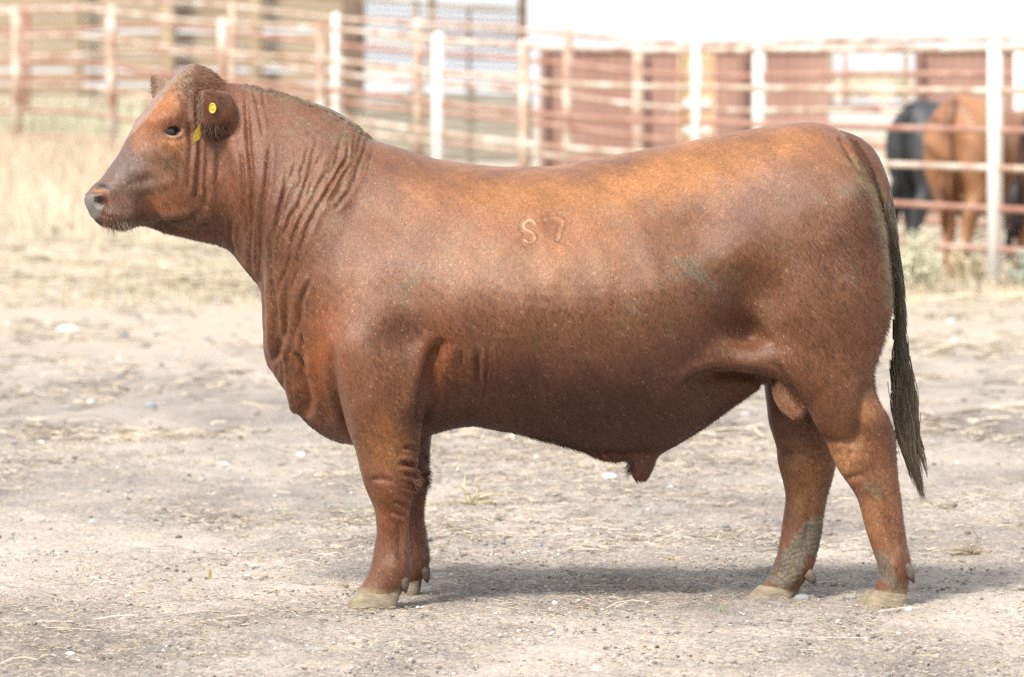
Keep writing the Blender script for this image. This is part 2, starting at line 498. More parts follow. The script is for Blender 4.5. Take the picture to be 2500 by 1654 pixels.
# brow ridges, eyelids, jaw muscle, nostril rims
for sg in (-1, 1):
    V, T = tube_prim([Hd(360, 300, sg*.080), Hd(385, 292, sg*.094), Hd(410, 294, sg*.100), Hd(432, 306, sg*.097)], [.008, .013, .014, .01]); prims.append((V, T, .03, 1))
    V, T = ellipsoid((0, 0, 0), (.085, .03, .10)); V = V + np.array([P(440, 470)[0], sg * .085, P(440, 470)[2]]); prims.append((bend(V), T, .05, 1))
    V, T = ellipsoid((0, 0, 0), (.045, .026, .030)); V = V + np.array([P(288, 524)[0], sg * .046, P(288, 524)[2]]); prims.append((bend(V), T, .03, 1))
    # eye socket
    V, T = ellipsoid((0, 0, 0), (.024, .02, .0125)); V = V + np.array([P(399, 321)[0], sg * .113, P(399, 321)[2]]); prims.append((bend(V), T, .006, -1))
    # lids
    up = [(377, 326), (386, 315), (398, 310), (410, 313), (420, 323)]
    lo_ = [(377, 326), (388, 331), (400, 333), (411, 331), (420, 323)]
    yl = [.093, .102, .105, .104, .096]
    for ln, rr in ((up, .0050), (lo_, .0038)):
        V, T = tube_prim([Hd(q[0], q[1], sg * y_) for q, y_ in zip(ln, yl)], [rr * .7, rr, rr, rr, rr * .7], 8); prims.append((V, T, .009, 1))
    # nostril: comma shaped pit with a rim above it
    V, T = tube_prim([Hd(229, 481, sg*.050), Hd(236, 476, sg*.056), Hd(243, 476, sg*.061), Hd(250, 486, sg*.060)], [.006, .008, .008, .006], 8); prims.append((V, T, .01, 1))
    V, T = ellipsoid((0, 0, 0), (.014, .024, .014)); V = V + np.array([P(236, 491)[0], sg * .062, P(236, 491)[2]]); prims.append((bend(V), T, .006, -1))

VOX = 0.0038
pts, quads = sdf_union(prims, (-1.20, -0.46, -0.03), (1.16, 0.46, 1.48), VOX)
E_ = edges_of(quads)
pts = laplace(pts, E_, np.ones(len(pts)), 4)
px, py = PROJ(pts)
# relax the joints between limbs and trunk
w = np.zeros(len(pts))
for cx, cy, r in ((860, 620, 90), (990, 600, 90), (1070, 740, 70), (830, 720, 60), (1850, 560, 130), (2000, 420, 110), (1800, 700, 90), (2100, 480, 60), (1790, 868, 34), (1850, 872, 38), (600, 500, 60), (700, 300, 50), (460, 470, 40), (560, 560, 40)):
    w = np.maximum(w, np.exp(-((px-cx)**2 + (py-cy)**2) / (r*r)))
pts = laplace(pts, E_, w, 80)
nrm = normals_of(pts, quads)
px, py = PROJ(pts)

# ---- sculpting: creases and swellings along lines, the same on both sides
disp = np.zeros(len(pts))
side = np.clip((np.abs(nrm[:, 1]) - 0.12) / 0.3, 0, 1)
fold_mask = np.zeros(len(pts))
def crease(poly, depth, wd, ridge=0.45, far=True):
    d, f = end_fade(px, py, poly)
    sel = d < wd * 6
    a = np.exp(-(d[sel] / wd)**2); b = np.exp(-((d[sel] - 2.3*wd) / (1.3*wd))**2)
    s = side[sel] if far else side[sel] * (pts[sel, 1] < 0)
    disp[sel] += (-depth * a + ridge * depth * b) * f[sel] * s
    fold_mask[sel] = np.maximum(fold_mask[sel], a * f[sel] * s)
def swell(cx, cy, rx, ry, h, ang=0.0, both=True):
    c, s_ = math.cos(R(ang)), math.sin(R(ang))
    u = ((px-cx)*c + (py-cy)*s_) / rx; v = (-(px-cx)*s_ + (py-cy)*c) / ry
    m = np.exp(-(u*u + v*v))
    s = side if both else side * (pts[:, 1] < 0)
    disp[:] += h * m * s
def ridge(poly, h, wd, near_only=False):
    d, f = end_fade(px, py, poly)
    s = side if not near_only else side * (pts[:, 1] < 0)
    disp[:] += h * np.exp(-(d / wd)**2) * f * s

Z1 = lambda *p: zc(500, 150, 2.613, p)
for ln, dp, wd in (
    (Z1((260,170),(268,350),(280,560),(298,720),(303,900),(300,1080),(290,1250),(300,1350)), .010, 7),
    (Z1((235,560),(243,750),(245,900),(252,1040)), .006, 6),
    (Z1((418,520),(400,700),(382,850),(368,950),(365,1080),(355,1250),(352,1420)), .008, 7),
    (Z1((525,700),(500,850),(480,930),(455,1030),(430,1150),(420,1300)), .006, 6),
    (Z1((720,480),(690,600),(660,740),(620,860),(570,960),(530,1060),(500,1170),(478,1290)), .0065, 6),
    (Z1((830,560),(790,690),(700,830),(640,950),(590,1050),(540,1180),(500,1300)), .0065, 6),
    (Z1((965,430),(940,600),(850,720),(760,860),(700,960)), .0055, 5),
    (Z1((1005,450),(970,580),(900,720),(850,800)), .005, 5), (Z1((1035,470),(1005,600),(950,740)), .005, 4.5), (Z1((1085,520),(1060,620),(1035,740)), .004, 5),
    (Z1((700,980),(640,1100),(612,1200),(600,1320),(560,1420),(540,1520)), .006, 6),
    (Z1((430,1040),(415,1160),(418,1290),(425,1450)), .007, 6), (Z1((690,1380),(640,1460),(600,1560)), .005, 6),
    (Z1((165,1000),(162,1150),(190,1230)), .006, 6), (Z1((300,170),(330,250),(355,380),(370,480)), .005, 6), (Z1((365,180),(378,290)), .005, 5),
    (Z1((85,560),(78,780)), .004, 6), (Z1((580,640),(540,760),(520,860)), .004, 5), (Z1((650,800),(600,930),(560,1000)), .004, 5),
    (Z1((560,1200),(520,1320),(480,1420),(470,1540)), .006, 6), (Z1((330,1050),(325,1200),(330,1330)), .005, 5)):
    crease(ln, dp * (.72 if ln[0][0] < 745 else .42), wd * .72)
NECK = [Z1((235,560),(243,750),(245,900),(252,1040),(262,1180)), Z1((298,300),(300,560),(310,720),(315,900),(312,1080),(308,1250)), Z1((400,420),(395,650),(375,850),(368,1000),(372,1200),(360,1400)), Z1((470,400),(455,640),(425,830),(405,1000),(400,1200),(410,1420)),
        Z1((600,420),(545,660),(505,850),(470,1020),(440,1180),(430,1400)), Z1((720,440),(680,620),(630,830),(570,980),(510,1140),(470,1400)), Z1((830,500),(780,700),(700,830),(630,950),(570,1100),(510,1380)), Z1((900,430),(850,640),(770,800),(690,950),(620,1090),(560,1350)),
        Z1((965,430),(930,600),(850,720),(770,860),(700,1000),(620,1240)), Z1((1010,450),(985,580),(920,720),(840,850),(760,980),(680,1150)), Z1((1070,500),(1040,620),(990,740),(930,830),(850,930),(780,1040))]
rw = random.Random(77)
for _ in range(48):
    i = rw.random() * (len(NECK) - 1.001); i0 = int(i); f_ = i - i0
    A_ = np.array(NECK[i0]); B_ = np.array(NECK[i0+1])
    if len(A_) != len(B_):
        n_ = min(len(A_), len(B_)); A_ = A_[:n_]; B_ = B_[:n_]
    L_ = A_ * (1-f_) + B_ * f_
    s0 = rw.uniform(0, .75); s1 = min(1, s0 + rw.uniform(.15, .5)); tt = np.linspace(s0, s1, 6) * (len(L_)-1)
    ln = [(np.interp(t_, range(len(L_)), L_[:, 0]) + rw.gauss(0, 1.5), np.interp(t_, range(len(L_)), L_[:, 1])) for t_ in tt]
    crease(ln, rw.uniform(.001, .0034), rw.uniform(2.6, 5.2), .5)
Z2 = lambda *p: zc(200, 100, 3.136, p)
for ln, dp, wd in (
    (Z2((835,600),(842,800),(822,950),(815,1150)), .006, 6), (Z2((903,640),(905,850),(892,1000),(880,1180),(940,1290)), .010, 8), (Z2((965,700),(955,900),(945,1100),(950,1300)), .008, 7),
    (Z2((560,1415),(700,1410),(860,1370),(880,1300)), .007, 9), (Z2((330,1120),(420,1080),(560,1050)), .003, 10), (Z2((700,455),(740,430),(775,440)), .003, 5),
    (Z2((640,735),(690,765),(750,755),(800,720)), .0022, 5), (Z2((620,800),(700,880),(760,950),(800,1030)), .004, 8)):
    crease(ln, dp, wd)
crease(zc(200, 420, 8.71, ((330, 820), (420, 900), (560, 960), (760, 960))), .002, 4)
Z3 = lambda *p: zc(600, 700, 3.92, p)
for ln, dp, wd in (
    (Z3((245,-60),(255,100),(290,350),(312,480),(305,620),(250,730)), .014, 9), (Z3((372,-60),(385,200),(378,400),(345,560),(330,700)), .008, 7),
    (Z3((480,620),(510,780),(550,950),(585,1100),(600,1250)), .020, 12), (Z3((500,450),(560,580),(592,700),(580,800),(530,780),(495,690)), .006, 5),
    (Z3((600,-60),(530,120),(508,300),(498,450)), .006, 6), (Z3((840,520),(845,700),(860,900),(900,1100),(960,1280),(1010,1420)), .010, 10),
    (Z3((1890,500),(1810,650),(1765,800),(1725,950),(1690,1100),(1672,1300)), .022, 14), (Z3((2205,600),(2222,800),(2205,980)), .006, 7), (Z3((2050,620),(2090,820),(2100,900)), .004, 6), (Z3((1990,900),(2020,1050)), .004, 6)):
    crease(ln, dp, wd)
rw = random.Random(5)
for _ in range(16):   # loose skin behind the elbow and down the brisket
    x_ = rw.uniform(1045, 1260); y_ = rw.uniform(820, 900); l_ = rw.uniform(60, 130)
    crease([(x_, y_), (x_ + rw.gauss(3, 3), y_ + l_*.5), (x_ + rw.gauss(-4, 4), y_ + l_)], rw.uniform(.0015, .004), rw.uniform(3.5, 7), .5)
for _ in range(14):
    x_ = rw.uniform(660, 740); y_ = rw.uniform(740, 900); l_ = rw.uniform(50, 120)
    crease([(x_, y_), (x_ + rw.gauss(4, 3), y_ + l_*.5), (x_ + rw.gauss(10, 5), y_ + l_)], rw.uniform(.002, .005), rw.uniform(3, 5), .5)
for _ in range(17):   # wrinkled skin above the back of the knee and in front of the hock
    y_ = rw.uniform(1085, 1250); xb = np.interp(y_, [1085, 1185, 1250], [1020, 1024, 1000])
    crease([(xb - rw.uniform(18, 55), y_ - rw.uniform(-6, 6)), (xb - 10, y_ + 2), (xb + 3, y_ + 8)], rw.uniform(.001, .0042), rw.uniform(2.6, 6.5), .5)
for _ in range(5):
    y_ = rw.uniform(1050, 1180); xf = np.interp(y_, [1040, 1180], [1992, 2072])
    crease([(xf, y_), (xf + 25, y_ + rw.uniform(2, 10)), (xf + rw.uniform(35, 70), y_ + rw.uniform(-8, 6))], rw.uniform(.0008, .0018), rw.uniform(4, 7), .5)
# knee, fetlock and pastern bones
swell(1745, 415, 45, 32, .008); ridge([(915, 400), (880, 560), (855, 740)], .006, 34); swell(1085, 620, 42, 140, -.008); ridge([(1500, 460), (1590, 620), (1620, 800)], .004, 26); ridge([(1400, 480), (1470, 640), (1490, 820)], .003, 24); ridge([(1290, 480), (1340, 660), (1350, 840)], .003, 24)
swell(1715, 560, 70, 50, -.010, 10); ridge([(1770, 420), (1870, 560), (1900, 700)], .006, 40); swell(2090, 470, 30, 50, .006); ridge([(850, 800), (900, 880), (940, 980)], .004, 30); swell(905, 1010, 30, 60, .004)
swell(892, 1180, 14, 30, .005); swell(955, 1190, 30, 34, .004); swell(960, 1390, 26, 24, .005); swell(990, 1300, 9, 60, .003); swell(940, 1300, 12, 60, .002)
swell(2185, 1380, 24, 24, .005); swell(2200, 1270, 10, 70, .003); swell(1960, 1385, 22, 24, .005); swell(2160, 1010, 20, 60, .004); swell(2020, 1010, 40, 60, .004)
ridge([(1898, 930), (1960, 1010), (2010, 1090)], .003, 12)
crease([(2045, 335), (2072, 375), (2098, 415), (2122, 445), (2145, 482), (2158, 530)], .010, 7, .2)
crease([(1880, 880), (1905, 905), (1940, 960), (1962, 1000)], .006, 8, .2)
crease([(1640, 960), (1700, 930), (1745, 915), (1800, 916), (1860, 922), (1900, 924)], .016, 12, .2)
ridge([(1590, 1000), (1640, 950), (1690, 905), (1740, 885)], .006, 14)
ridge(Z3((1710,1170),(1830,1100),(1920,1000),(1935,850),(1890,730)), .008, 9)
for ln, dp, wd in (    # leg wrinkles and tendons
    ([(985, 1092), (1022, 1098)], .006, 5), ([(975, 1128), (1020, 1133)], .007, 5), ([(985, 1158), (1020, 1160)], .007, 5), ([(900, 1172), (935, 1170), (960, 1178)], .004, 6),
    ([(960, 1225), (1000, 1238)], .006, 5), ([(950, 1250), (990, 1262)], .005, 5), ([(1030, 1120), (1050, 1122)], .005, 4), ([(1030, 1160), (1052, 1165)], .006, 4), ([(1030, 1190), (1048, 1196)], .005, 4),
    ([(2005, 1065), (2060, 1078), (2090, 1080)], .004, 9), ([(2035, 1108), (2070, 1112), (2085, 1100)], .004, 8), ([(2058, 1168), (2110, 1160)], .004, 7),
    ([(2115, 930), (2105, 1000), (2090, 1060), (2075, 1090)], .012, 16), ([(2185, 1200), (2195, 1280), (2205, 1350)], .003, 8), ([(2160, 1210), (2175, 1290), (2190, 1360)], .004, 8),
    ([(1890, 1095), (1950, 1098), (2000, 1095)], .004, 7), ([(1985, 1190), (1975, 1260), (1965, 1340)], .004, 9), ([(975, 1270), (975, 1340), (980, 1380)], .004, 8)):
    crease(ln, dp, wd, .3)
# large forms
swell(985, 830, 60, 45, -.016); swell(850, 850, 45, 60, .010); swell(1010, 760, 50, 70, -.006)
swell(1790, 690, 90, 55, -.016, 20); swell(1800, 810, 60, 50, -.016, 10); swell(1700, 600, 70, 120, -.010)
swell(1870, 790, 22, 60, .010, -35); swell(1950, 640, 110, 120, .008); swell(1880, 420, 70, 50, .008); swell(1750, 400, 70, 35, -.006, -12)
swell(2075, 640, 40, 150, .006); swell(1660, 860, 60, 60, -.008); swell(1350, 500, 200, 50, .004)
swell(1180, 800, 40, 120, -.006); swell(1270, 820, 35, 150, .005); swell(1350, 850, 30, 140, -.003)
swell(2150, 1085, 35, 26, .006); swell(2080, 1120, 35, 30, .006); swell(440, 400, 45, 45, .004); swell(345, 380, 30, 55, -.004, 25); swell(300, 480, 28, 25, -.004)
ridge([(418, 205), (390, 240), (360, 285), (330, 322)], .006, 8); swell(372, 285, 26, 40, -.003, 35); ridge([(352, 345), (330, 385), (312, 430)], .004, 12); swell(400, 410, 40, 18, -.004, 35); ridge([(330, 470), (380, 455), (430, 440)], .003, 12); swell(455, 330, 16, 50, -.006); swell(425, 556, 75, 15, -.012); swell(450, 465, 55, 45, .006); swell(350, 485, 30, 36, -.006, 20); ridge([(255, 520), (300, 535), (335, 530)], .003, 12); swell(505, 570, 40, 30, -.006); crease([(484, 212), (482, 262), (486, 322)], .008, 5, .3); crease([(486, 330), (530, 338), (575, 318), (590, 280)], .006, 7, .1); swell(398, 280, 36, 18, .006, -20); swell(370, 350, 22, 22, -.003); swell(1950, 1150, 40, 40, .005)
disp += 0.0022 * value_noise(pts, 14, 3) + 0.0012 * value_noise(pts, 40, 4)
# fluffy wrinkles behind the knees, rough mane on the crest, mud crust on the far hind cannon
m = np.exp(-(((px-1005)/24)**2 + ((py-1170)/75)**2)); disp += m * .004 * value_noise(pts * [1, 1, 2.5], 95, 5)
m = np.exp(-((py - np.interp(px, [590, 700, 900], [209, 232, 335])) / 7.0)**2) * ((px > 590) & (px < 900)) * (np.abs(pts[:, 1]) < .06); disp += m * .006 * np.clip(value_noise(pts, 210, 16), -.2, 1)
m = np.exp(-(((px-470)/60)**2 + ((py-185)/32)**2)) + np.exp(-((py - np.interp(px, [560, 700, 900], [205, 235, 335])) / 9.0)**2) * ((px > 560) & (px < 900)); disp += m * .003 * value_noise(pts, 120, 6)
mud1 = smooth01((value_noise(pts * [1.6, 1, .7], 34, 8) * .45 + value_noise(pts, 130, 18) * .22 + .85 - np.hypot((px - np.interp(py, [1240, 1340, 1430], [1998, 1960, 1905])) / np.interp(py, [1230, 1300, 1400], [10, 45, 62]), np.maximum(np.abs(py - 1350) - 60, 0) / 40)) * 3) * (pts[:, 1] > 0) * (py > 1225)
disp += mud1 * (.003 + .0012 * value_noise(pts, 120, 9) + .0016 * value_noise(pts, 520, 10))
disp += mud1 * .0012 * (rng.random(len(pts)) - .5)
# brand, two characters standing up a little from the hide
BS = zc(1000, 300, 2.613, [(802, 652), (790, 634), (762, 627), (735, 640), (725, 664), (738, 684), (768, 698), (793, 716), (801, 742), (785, 766), (756, 769), (732, 750)])
B7 = zc(1000, 300, 2.613, [(872, 622), (905, 612), (940, 608), (968, 616), (982, 634), (976, 664), (962, 700), (954, 742)])
near = pts[:, 1] < 0
dB = np.minimum(seg_dist(px, py, BS), seg_dist(px, py, B7))
brand = np.exp(-(dB / 3.3)**2) * near
brn = np.clip(.75 + .5 * value_noise(pts, 160, 33), .2, 1.2) * np.where(px > 1335, .25, 1.0)
disp += .0028 * brand * brn - .0022 * np.exp(-((dB - 8) / 4.0)**2) * near
pts = pts + nrm * disp[:, None]
nrm = normals_of(pts, quads)
px, py = PROJ(pts)

# ---- coat colours by region, with some shade and sunlight painted in
COAT_GAIN = np.array([0.90, 0.865, 0.72])
base = np.array(BASE_COAT if 'BASE_COAT' in globals() else (0.150, 0.062, 0.036))
colr = np.tile(base, (len(pts), 1))
nz = value_noise(pts, 9, 11); nz2 = value_noise(pts, 28, 12); nz3 = value_noise(pts * [1, 1, 1], 75, 13)
def paint(c, m, k=1.0):
    m = np.clip(m * k, 0, 1)[:, None]
    colr[:] = colr * (1 - m) + np.array(c) * m
def blob(cx, cy, rx, ry, ang=0, nzs=.25):
    c, s_ = math.cos(R(ang)), math.sin(R(ang))
    u = ((px-cx)*c + (py-cy)*s_) / rx; v = (-(px-cx)*s_ + (py-cy)*c) / ry
    q = np.sqrt(u*u + v*v) - nzs * nz2
    return np.exp(-np.maximum(q, 0)**2.4 * 1.6)
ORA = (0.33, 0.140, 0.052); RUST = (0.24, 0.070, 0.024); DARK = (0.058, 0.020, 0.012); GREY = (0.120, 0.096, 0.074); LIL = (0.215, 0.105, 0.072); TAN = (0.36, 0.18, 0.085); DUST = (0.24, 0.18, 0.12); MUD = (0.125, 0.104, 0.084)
paint(ORA, blob(1300, 500, 430, 150, 0), .72); paint(TAN, blob(1300, 640, 330, 110, 0), .35); paint(ORA, blob(1700, 400, 260, 90, -12), .8); paint(ORA, blob(1950, 350, 150, 60, 15), .6)
paint(RUST, blob(1330, 560, 360, 60), .35); paint(RUST, blob(780, 870, 60, 130, 10), .7); paint(RUST, blob(1080, 860, 60, 110), .6)
paint(LIL, blob(760, 440, 210, 170), .35); paint((.17, .062, .036), blob(660, 430, 150, 200, -10), .55); paint(LIL, blob(1100, 700, 260, 180), .4); paint(LIL, blob(1960, 440, 160, 90), .55); paint(LIL, blob(900, 640, 150, 110), .6); paint(LIL, blob(2000, 700, 120, 120), .4); paint(LIL, blob(1450, 850, 260, 90), .35); paint(LIL, blob(870, 820, 60, 90), .45)
paint(DARK, blob(1480, 1040, 480, 230, 2), .95); paint(DARK, blob(950, 800, 110, 50, -20), .45); paint(DARK, blob(1080, 1020, 120, 40), .6); paint(DARK, blob(700, 960, 60, 90, -30), .35); paint(DARK, blob(700, 560, 70, 150, -15), .3); paint(DARK, blob(1250, 900, 60, 150), .3); paint(DARK, blob(1650, 900, 80, 90, -30), .35); paint(DARK, blob(1760, 720, 110, 60, 10), .35); paint(DARK, blob(1010, 830, 90, 60), .35); paint(DARK, blob(640, 560, 60, 160, -10), .3)  # belly, hollows, neck and throat: shade painted into the coat as darker colour
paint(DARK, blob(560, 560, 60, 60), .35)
paint(TAN, blob(1955, 1160, 60, 90), .6); paint(TAN, blob(2060, 1110, 60, 60), .5); paint(TAN, blob(2120, 1000, 40, 50), .35); paint(TAN, blob(2150, 1270, 50, 110), .3); paint(ORA, blob(940, 1080, 50, 90), .4)
paint(RUST, blob(960, 1260, 60, 70), .4); paint(LIL, blob(970, 1340, 50, 60), .3)
nz4 = value_noise(pts * [.6, 1, .6], 190, 14)
# greyish dried mud rubbed into the coat
g = smooth01((nz3 * .6 + nz2 * .5) * 1.6 + .15)
for cx, cy, rx, ry, a, k in ((1690, 660, 170, 90, 15, .75), (1580, 780, 150, 80, 20, .45), (1900, 590, 90, 60, 0, .5), (2080, 560, 70, 150, 8, .8), (1990, 480, 60, 30, 30, .4), (830, 530, 100, 60, -55, .7), (690, 330, 60, 50, 0, .4), (760, 300, 120, 60, 20, .4), (1010, 680, 90, 60, -30, .5), (1500, 540, 60, 30, 20, .5), (1130, 560, 200, 60, 0, .3), (655, 560, 30, 90, 0, .5), (740, 430, 60, 60, 0, .4), (1580, 520, 40, 40, 0, .5), (870, 400, 60, 90, -25, .5), (640, 620, 60, 60, 0, .3)):
    paint(GREY, blob(cx, cy, rx, ry, a, .5) * np.clip(g * .9 + .15, 0, 1) * (.8 + .35 * nz4), k * 1.15)
# face
paint((0.14, 0.095, 0.085), blob(300, 430, 75, 75, -50), .75); paint((0.125, 0.095, 0.095), blob(315, 395, 45, 75, 38, .1), .7)
paint((0.33, 0.125, 0.045), blob(400, 262, 75, 42, -50, .2), .75); paint((0.42, 0.19, 0.08), blob(418, 352, 42, 22, 0, .15), .7); paint((0.30, 0.12, 0.06), blob(345, 345, 30, 36, 0, .2), .6)
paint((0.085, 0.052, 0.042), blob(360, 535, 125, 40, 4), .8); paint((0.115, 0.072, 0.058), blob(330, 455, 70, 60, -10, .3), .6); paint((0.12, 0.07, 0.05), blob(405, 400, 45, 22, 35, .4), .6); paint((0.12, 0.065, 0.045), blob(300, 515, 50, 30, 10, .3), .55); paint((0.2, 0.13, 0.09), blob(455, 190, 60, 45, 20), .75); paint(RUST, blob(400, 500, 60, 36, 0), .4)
paint((0.26, 0.17, 0.14), smooth01((np.interp(py, [170, 190, 218, 279, 320, 350], [478, 442, 416, 372, 334, 300]) - px) / 6) * (py < 345), .85)  # far brow strip: sunlit edge painted as a paler, greyer band
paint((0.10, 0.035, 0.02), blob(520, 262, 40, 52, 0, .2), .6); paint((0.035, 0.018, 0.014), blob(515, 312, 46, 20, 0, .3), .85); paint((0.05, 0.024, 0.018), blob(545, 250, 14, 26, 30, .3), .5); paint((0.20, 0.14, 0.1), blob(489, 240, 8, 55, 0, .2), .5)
paint((0.34, 0.17, 0.085), blob(243, 466, 22, 5, 5, .1), .7); paint((0.28, 0.12, 0.055), blob(268, 492, 5, 22, 0, .1), .65)
paint((0.02, 0.018, 0.022), blob(250, 454, 20, 6, 10, .25), .95)
muz = smooth01((1 - np.sqrt(((px-228)/32)**2 + ((py-503)/36)**2)) * 5) * smooth01((260 - px + (py-490) * -.35) / 5.0) * smooth01((py - 473) / 4.0)
paint((0.150, 0.140, 0.150), muz, .95)
nos = smooth01((1 - np.sqrt(((px-250)/14)**2 + ((py-489)/15)**2)) * 3)
paint((0.07, 0.025, 0.02), nos, .9)
lid = np.exp(-((np.hypot((px-425)/1.35, py-321) - 13.5) / 4.0)**2) * (pts[:, 0] < P(470, 0)[0]) * (pts[:, 1] < 0)
paint((0.42, 0.23, 0.16), lid * smooth01((py - 312) / 10 + .4), .75); paint((0.015, 0.008, 0.007), smooth01((13.5 - np.hypot((px-423)/1.45, py-320)) / 3.0) * (pts[:, 1] < 0), .97)
# tail head, rear crease, crest, poll
paint((0.13, 0.065, 0.045), smooth01((px - np.interp(py, [300, 340, 400, 480], [2050, 2075, 2100, 2140])) / 12) * (py < 620), .8)
edge_d = seg_dist(px, py, [(2082, 395), (2115, 440), (2142, 490), (2158, 560), (2168, 650), (2176, 740)])
paint((0.26, 0.22, 0.14), np.exp(-(edge_d / 14)**2) * (.6 + .5 * nz3), .7)
crest = np.exp(-((py - np.interp(px, [560, 620, 700, 750, 800, 860, 900], [204, 212, 232, 248, 263, 295, 333])) / 13.0)**2) * ((px > 590) & (px < 930))
paint((0.14, 0.12, 0.08), crest * smooth01(nz3 * 2 + .8), .85)
# scrotum, sheath
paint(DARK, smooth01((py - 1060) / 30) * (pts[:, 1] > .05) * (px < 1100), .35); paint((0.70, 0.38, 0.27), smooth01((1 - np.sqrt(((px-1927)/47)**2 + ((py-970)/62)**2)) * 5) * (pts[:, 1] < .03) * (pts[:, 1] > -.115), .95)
paint((0.115, 0.045, 0.032), smooth01((py - 1104) / 12) * ((px > 1470) & (px < 1620)), .8)
# mud on the lower legs
paint(MUD, mud1, .97)
m2 = smooth01((1.0 - np.hypot((px - np.interp(py, [1330, 1400, 1450], [2140, 2165, 2185])) / 30, (py-1395) / 62) + .35 * nz3) * 2.2) * (pts[:, 1] < 0)
paint(MUD, m2, .9)
paint(DUST, smooth01((py - np.interp(px, [1840, 1960, 2130, 2230], [1432, 1440, 1432, 1445])) / 14 + .3 * nz3), .85)
paint(DUST, smooth01((py - 1445) / 14) * (px < 1100), .8); paint((.50, .44, .36), blob(905, 1459, 40, 7, 8, .5), .9)
for cx, cy, rx, ry, k in ((2125, 940, 16, 30, .7), (2080, 1010, 30, 30, .5), (2140, 1190, 26, 24, .7), (2065, 1085, 26, 16, .4), (2200, 1300, 18, 70, .6), (2010, 1290, 10, 90, .6)):
    paint(MUD, blob(cx, cy, rx, ry, 0, .6) * g, k)
paint(np.array((0.62, 0.40, 0.29)), brand * np.clip(brn + .3 * nz3, 0, 1), .7)
colr *= COAT_GAIN
fleck = (rng.random(len(pts)) < .003 + .022 * np.clip(g * 1.0, 0, 1) * (px > 600)) 
colr[fleck] = colr[fleck] * .55 + np.array([.34, .27, .20]) * .45
colr *= (1 + .12 * nz2 + .07 * nz3 + .10 * nz)[:, None]
hf = value_noise(np.stack([(pts[:, 0] + pts[:, 2]) * 3.0, pts[:, 1], (pts[:, 0] - pts[:, 2]) * .7], 1), 55, 44)
colr *= (1 + .09 * hf)[:, None]
colr = np.clip(colr, 0.008, .9)

body_o = mesh_obj('body', pts, quads, None, None, True)
me = body_o.data

def to_srgb(c):
    return np.where(c <= .0031308, c * 12.92, 1.055 * np.power(np.maximum(c, 1e-9), 1/2.4) - .055)

def add_color(me, name, c):
    at = me.color_attributes.new(name, 'BYTE_COLOR', 'CORNER')
    li = np.zeros(len(me.loops), dtype=np.int32); me.loops.foreach_get('vertex_index', li)
    a = np.ones((len(li), 4), dtype=np.float32); a[:, :3] = c[li]
    at.data.foreach_set('color', a.ravel())
    me.color_attributes.active_color = at
    me.color_attributes.render_color_index = 0
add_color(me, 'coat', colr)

def coat_mat(name, attr='coat', rough=.42, streak=True, wet=None):
    m, nt, b = new_mat(name); N = nt.nodes; L = nt.links
    at = N.new('ShaderNodeVertexColor'); at.layer_name = attr
    tc = N.new('ShaderNodeTexCoord')
    mp = N.new('ShaderNodeMapping'); mp.inputs['Scale'].default_value = (160, 160, 55); mp.inputs['Rotation'].default_value = (0, R(25), 0)
    L.new(tc.outputs['Object'], mp.inputs[0])
    n1 = N.new('ShaderNodeTexNoise'); n1.inputs['Scale'].default_value = 2.4; n1.inputs['Detail'].default_value = 3; n1.inputs['Roughness'].default_value = .7; n1.inputs['Distortion'].default_value = .6
    L.new(mp.outputs[0], n1.inputs['Vector'])
    mp2 = N.new('ShaderNodeMapping'); mp2.inputs['Scale'].default_value = (90, 90, 28); mp2.inputs['Rotation'].default_value = (0, R(38), 0)
    L.new(tc.outputs['Object'], mp2.inputs[0])
    n2 = N.new('ShaderNodeTexNoise'); n2.inputs['Scale'].default_value = 1.6; n2.inputs['Detail'].default_value = 4; n2.inputs['Roughness'].default_value = .65; n2.inputs['Distortion'].default_value = 1.2
    L.new(mp2.outputs[0], n2.inputs['Vector'])
    av = N.new('ShaderNodeMath'); av.operation = 'ADD'; L.new(n1.outputs['Fac'], av.inputs[0]); L.new(n2.outputs['Fac'], av.inputs[1])
    mr = N.new('ShaderNodeMapRange'); mr.inputs[1].default_value = .7; mr.inputs[2].default_value = 1.3; mr.inputs[3].default_value = .5; mr.inputs[4].default_value = 1.5
    L.new(av.outputs[0], mr.inputs[0])
    mx = N.new('ShaderNodeMix'); mx.data_type = 'RGBA'; mx.blend_type = 'MULTIPLY'; mx.inputs['Factor'].default_value = 1
    L.new(at.outputs['Color'], mx.inputs['A']); L.new(mr.outputs[0], mx.inputs['B'])
    L.new(mx.outputs['Result'], b.inputs['Base Color'])
    bp = N.new('ShaderNodeBump'); bp.inputs['Strength'].default_value = .55; bp.inputs['Distance'].default_value = .0022
    L.new(av.outputs[0], bp.inputs['Height']); L.new(bp.outputs[0], b.inputs['Normal'])
    b.inputs['Roughness'].default_value = rough
    b.inputs['Specular IOR Level'].default_value = .36
    b.inputs['Sheen Weight'].default_value = .04; b.inputs['Sheen Roughness'].default_value = .4
    b.inputs['Sheen Tint'].default_value = (1, .85, .75, 1)
    return m
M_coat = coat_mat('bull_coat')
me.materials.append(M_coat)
BULL = tag(body_o, 'large red brown bull standing side on in front, its head turned left', 'bull')
BULL.name = 'bull'

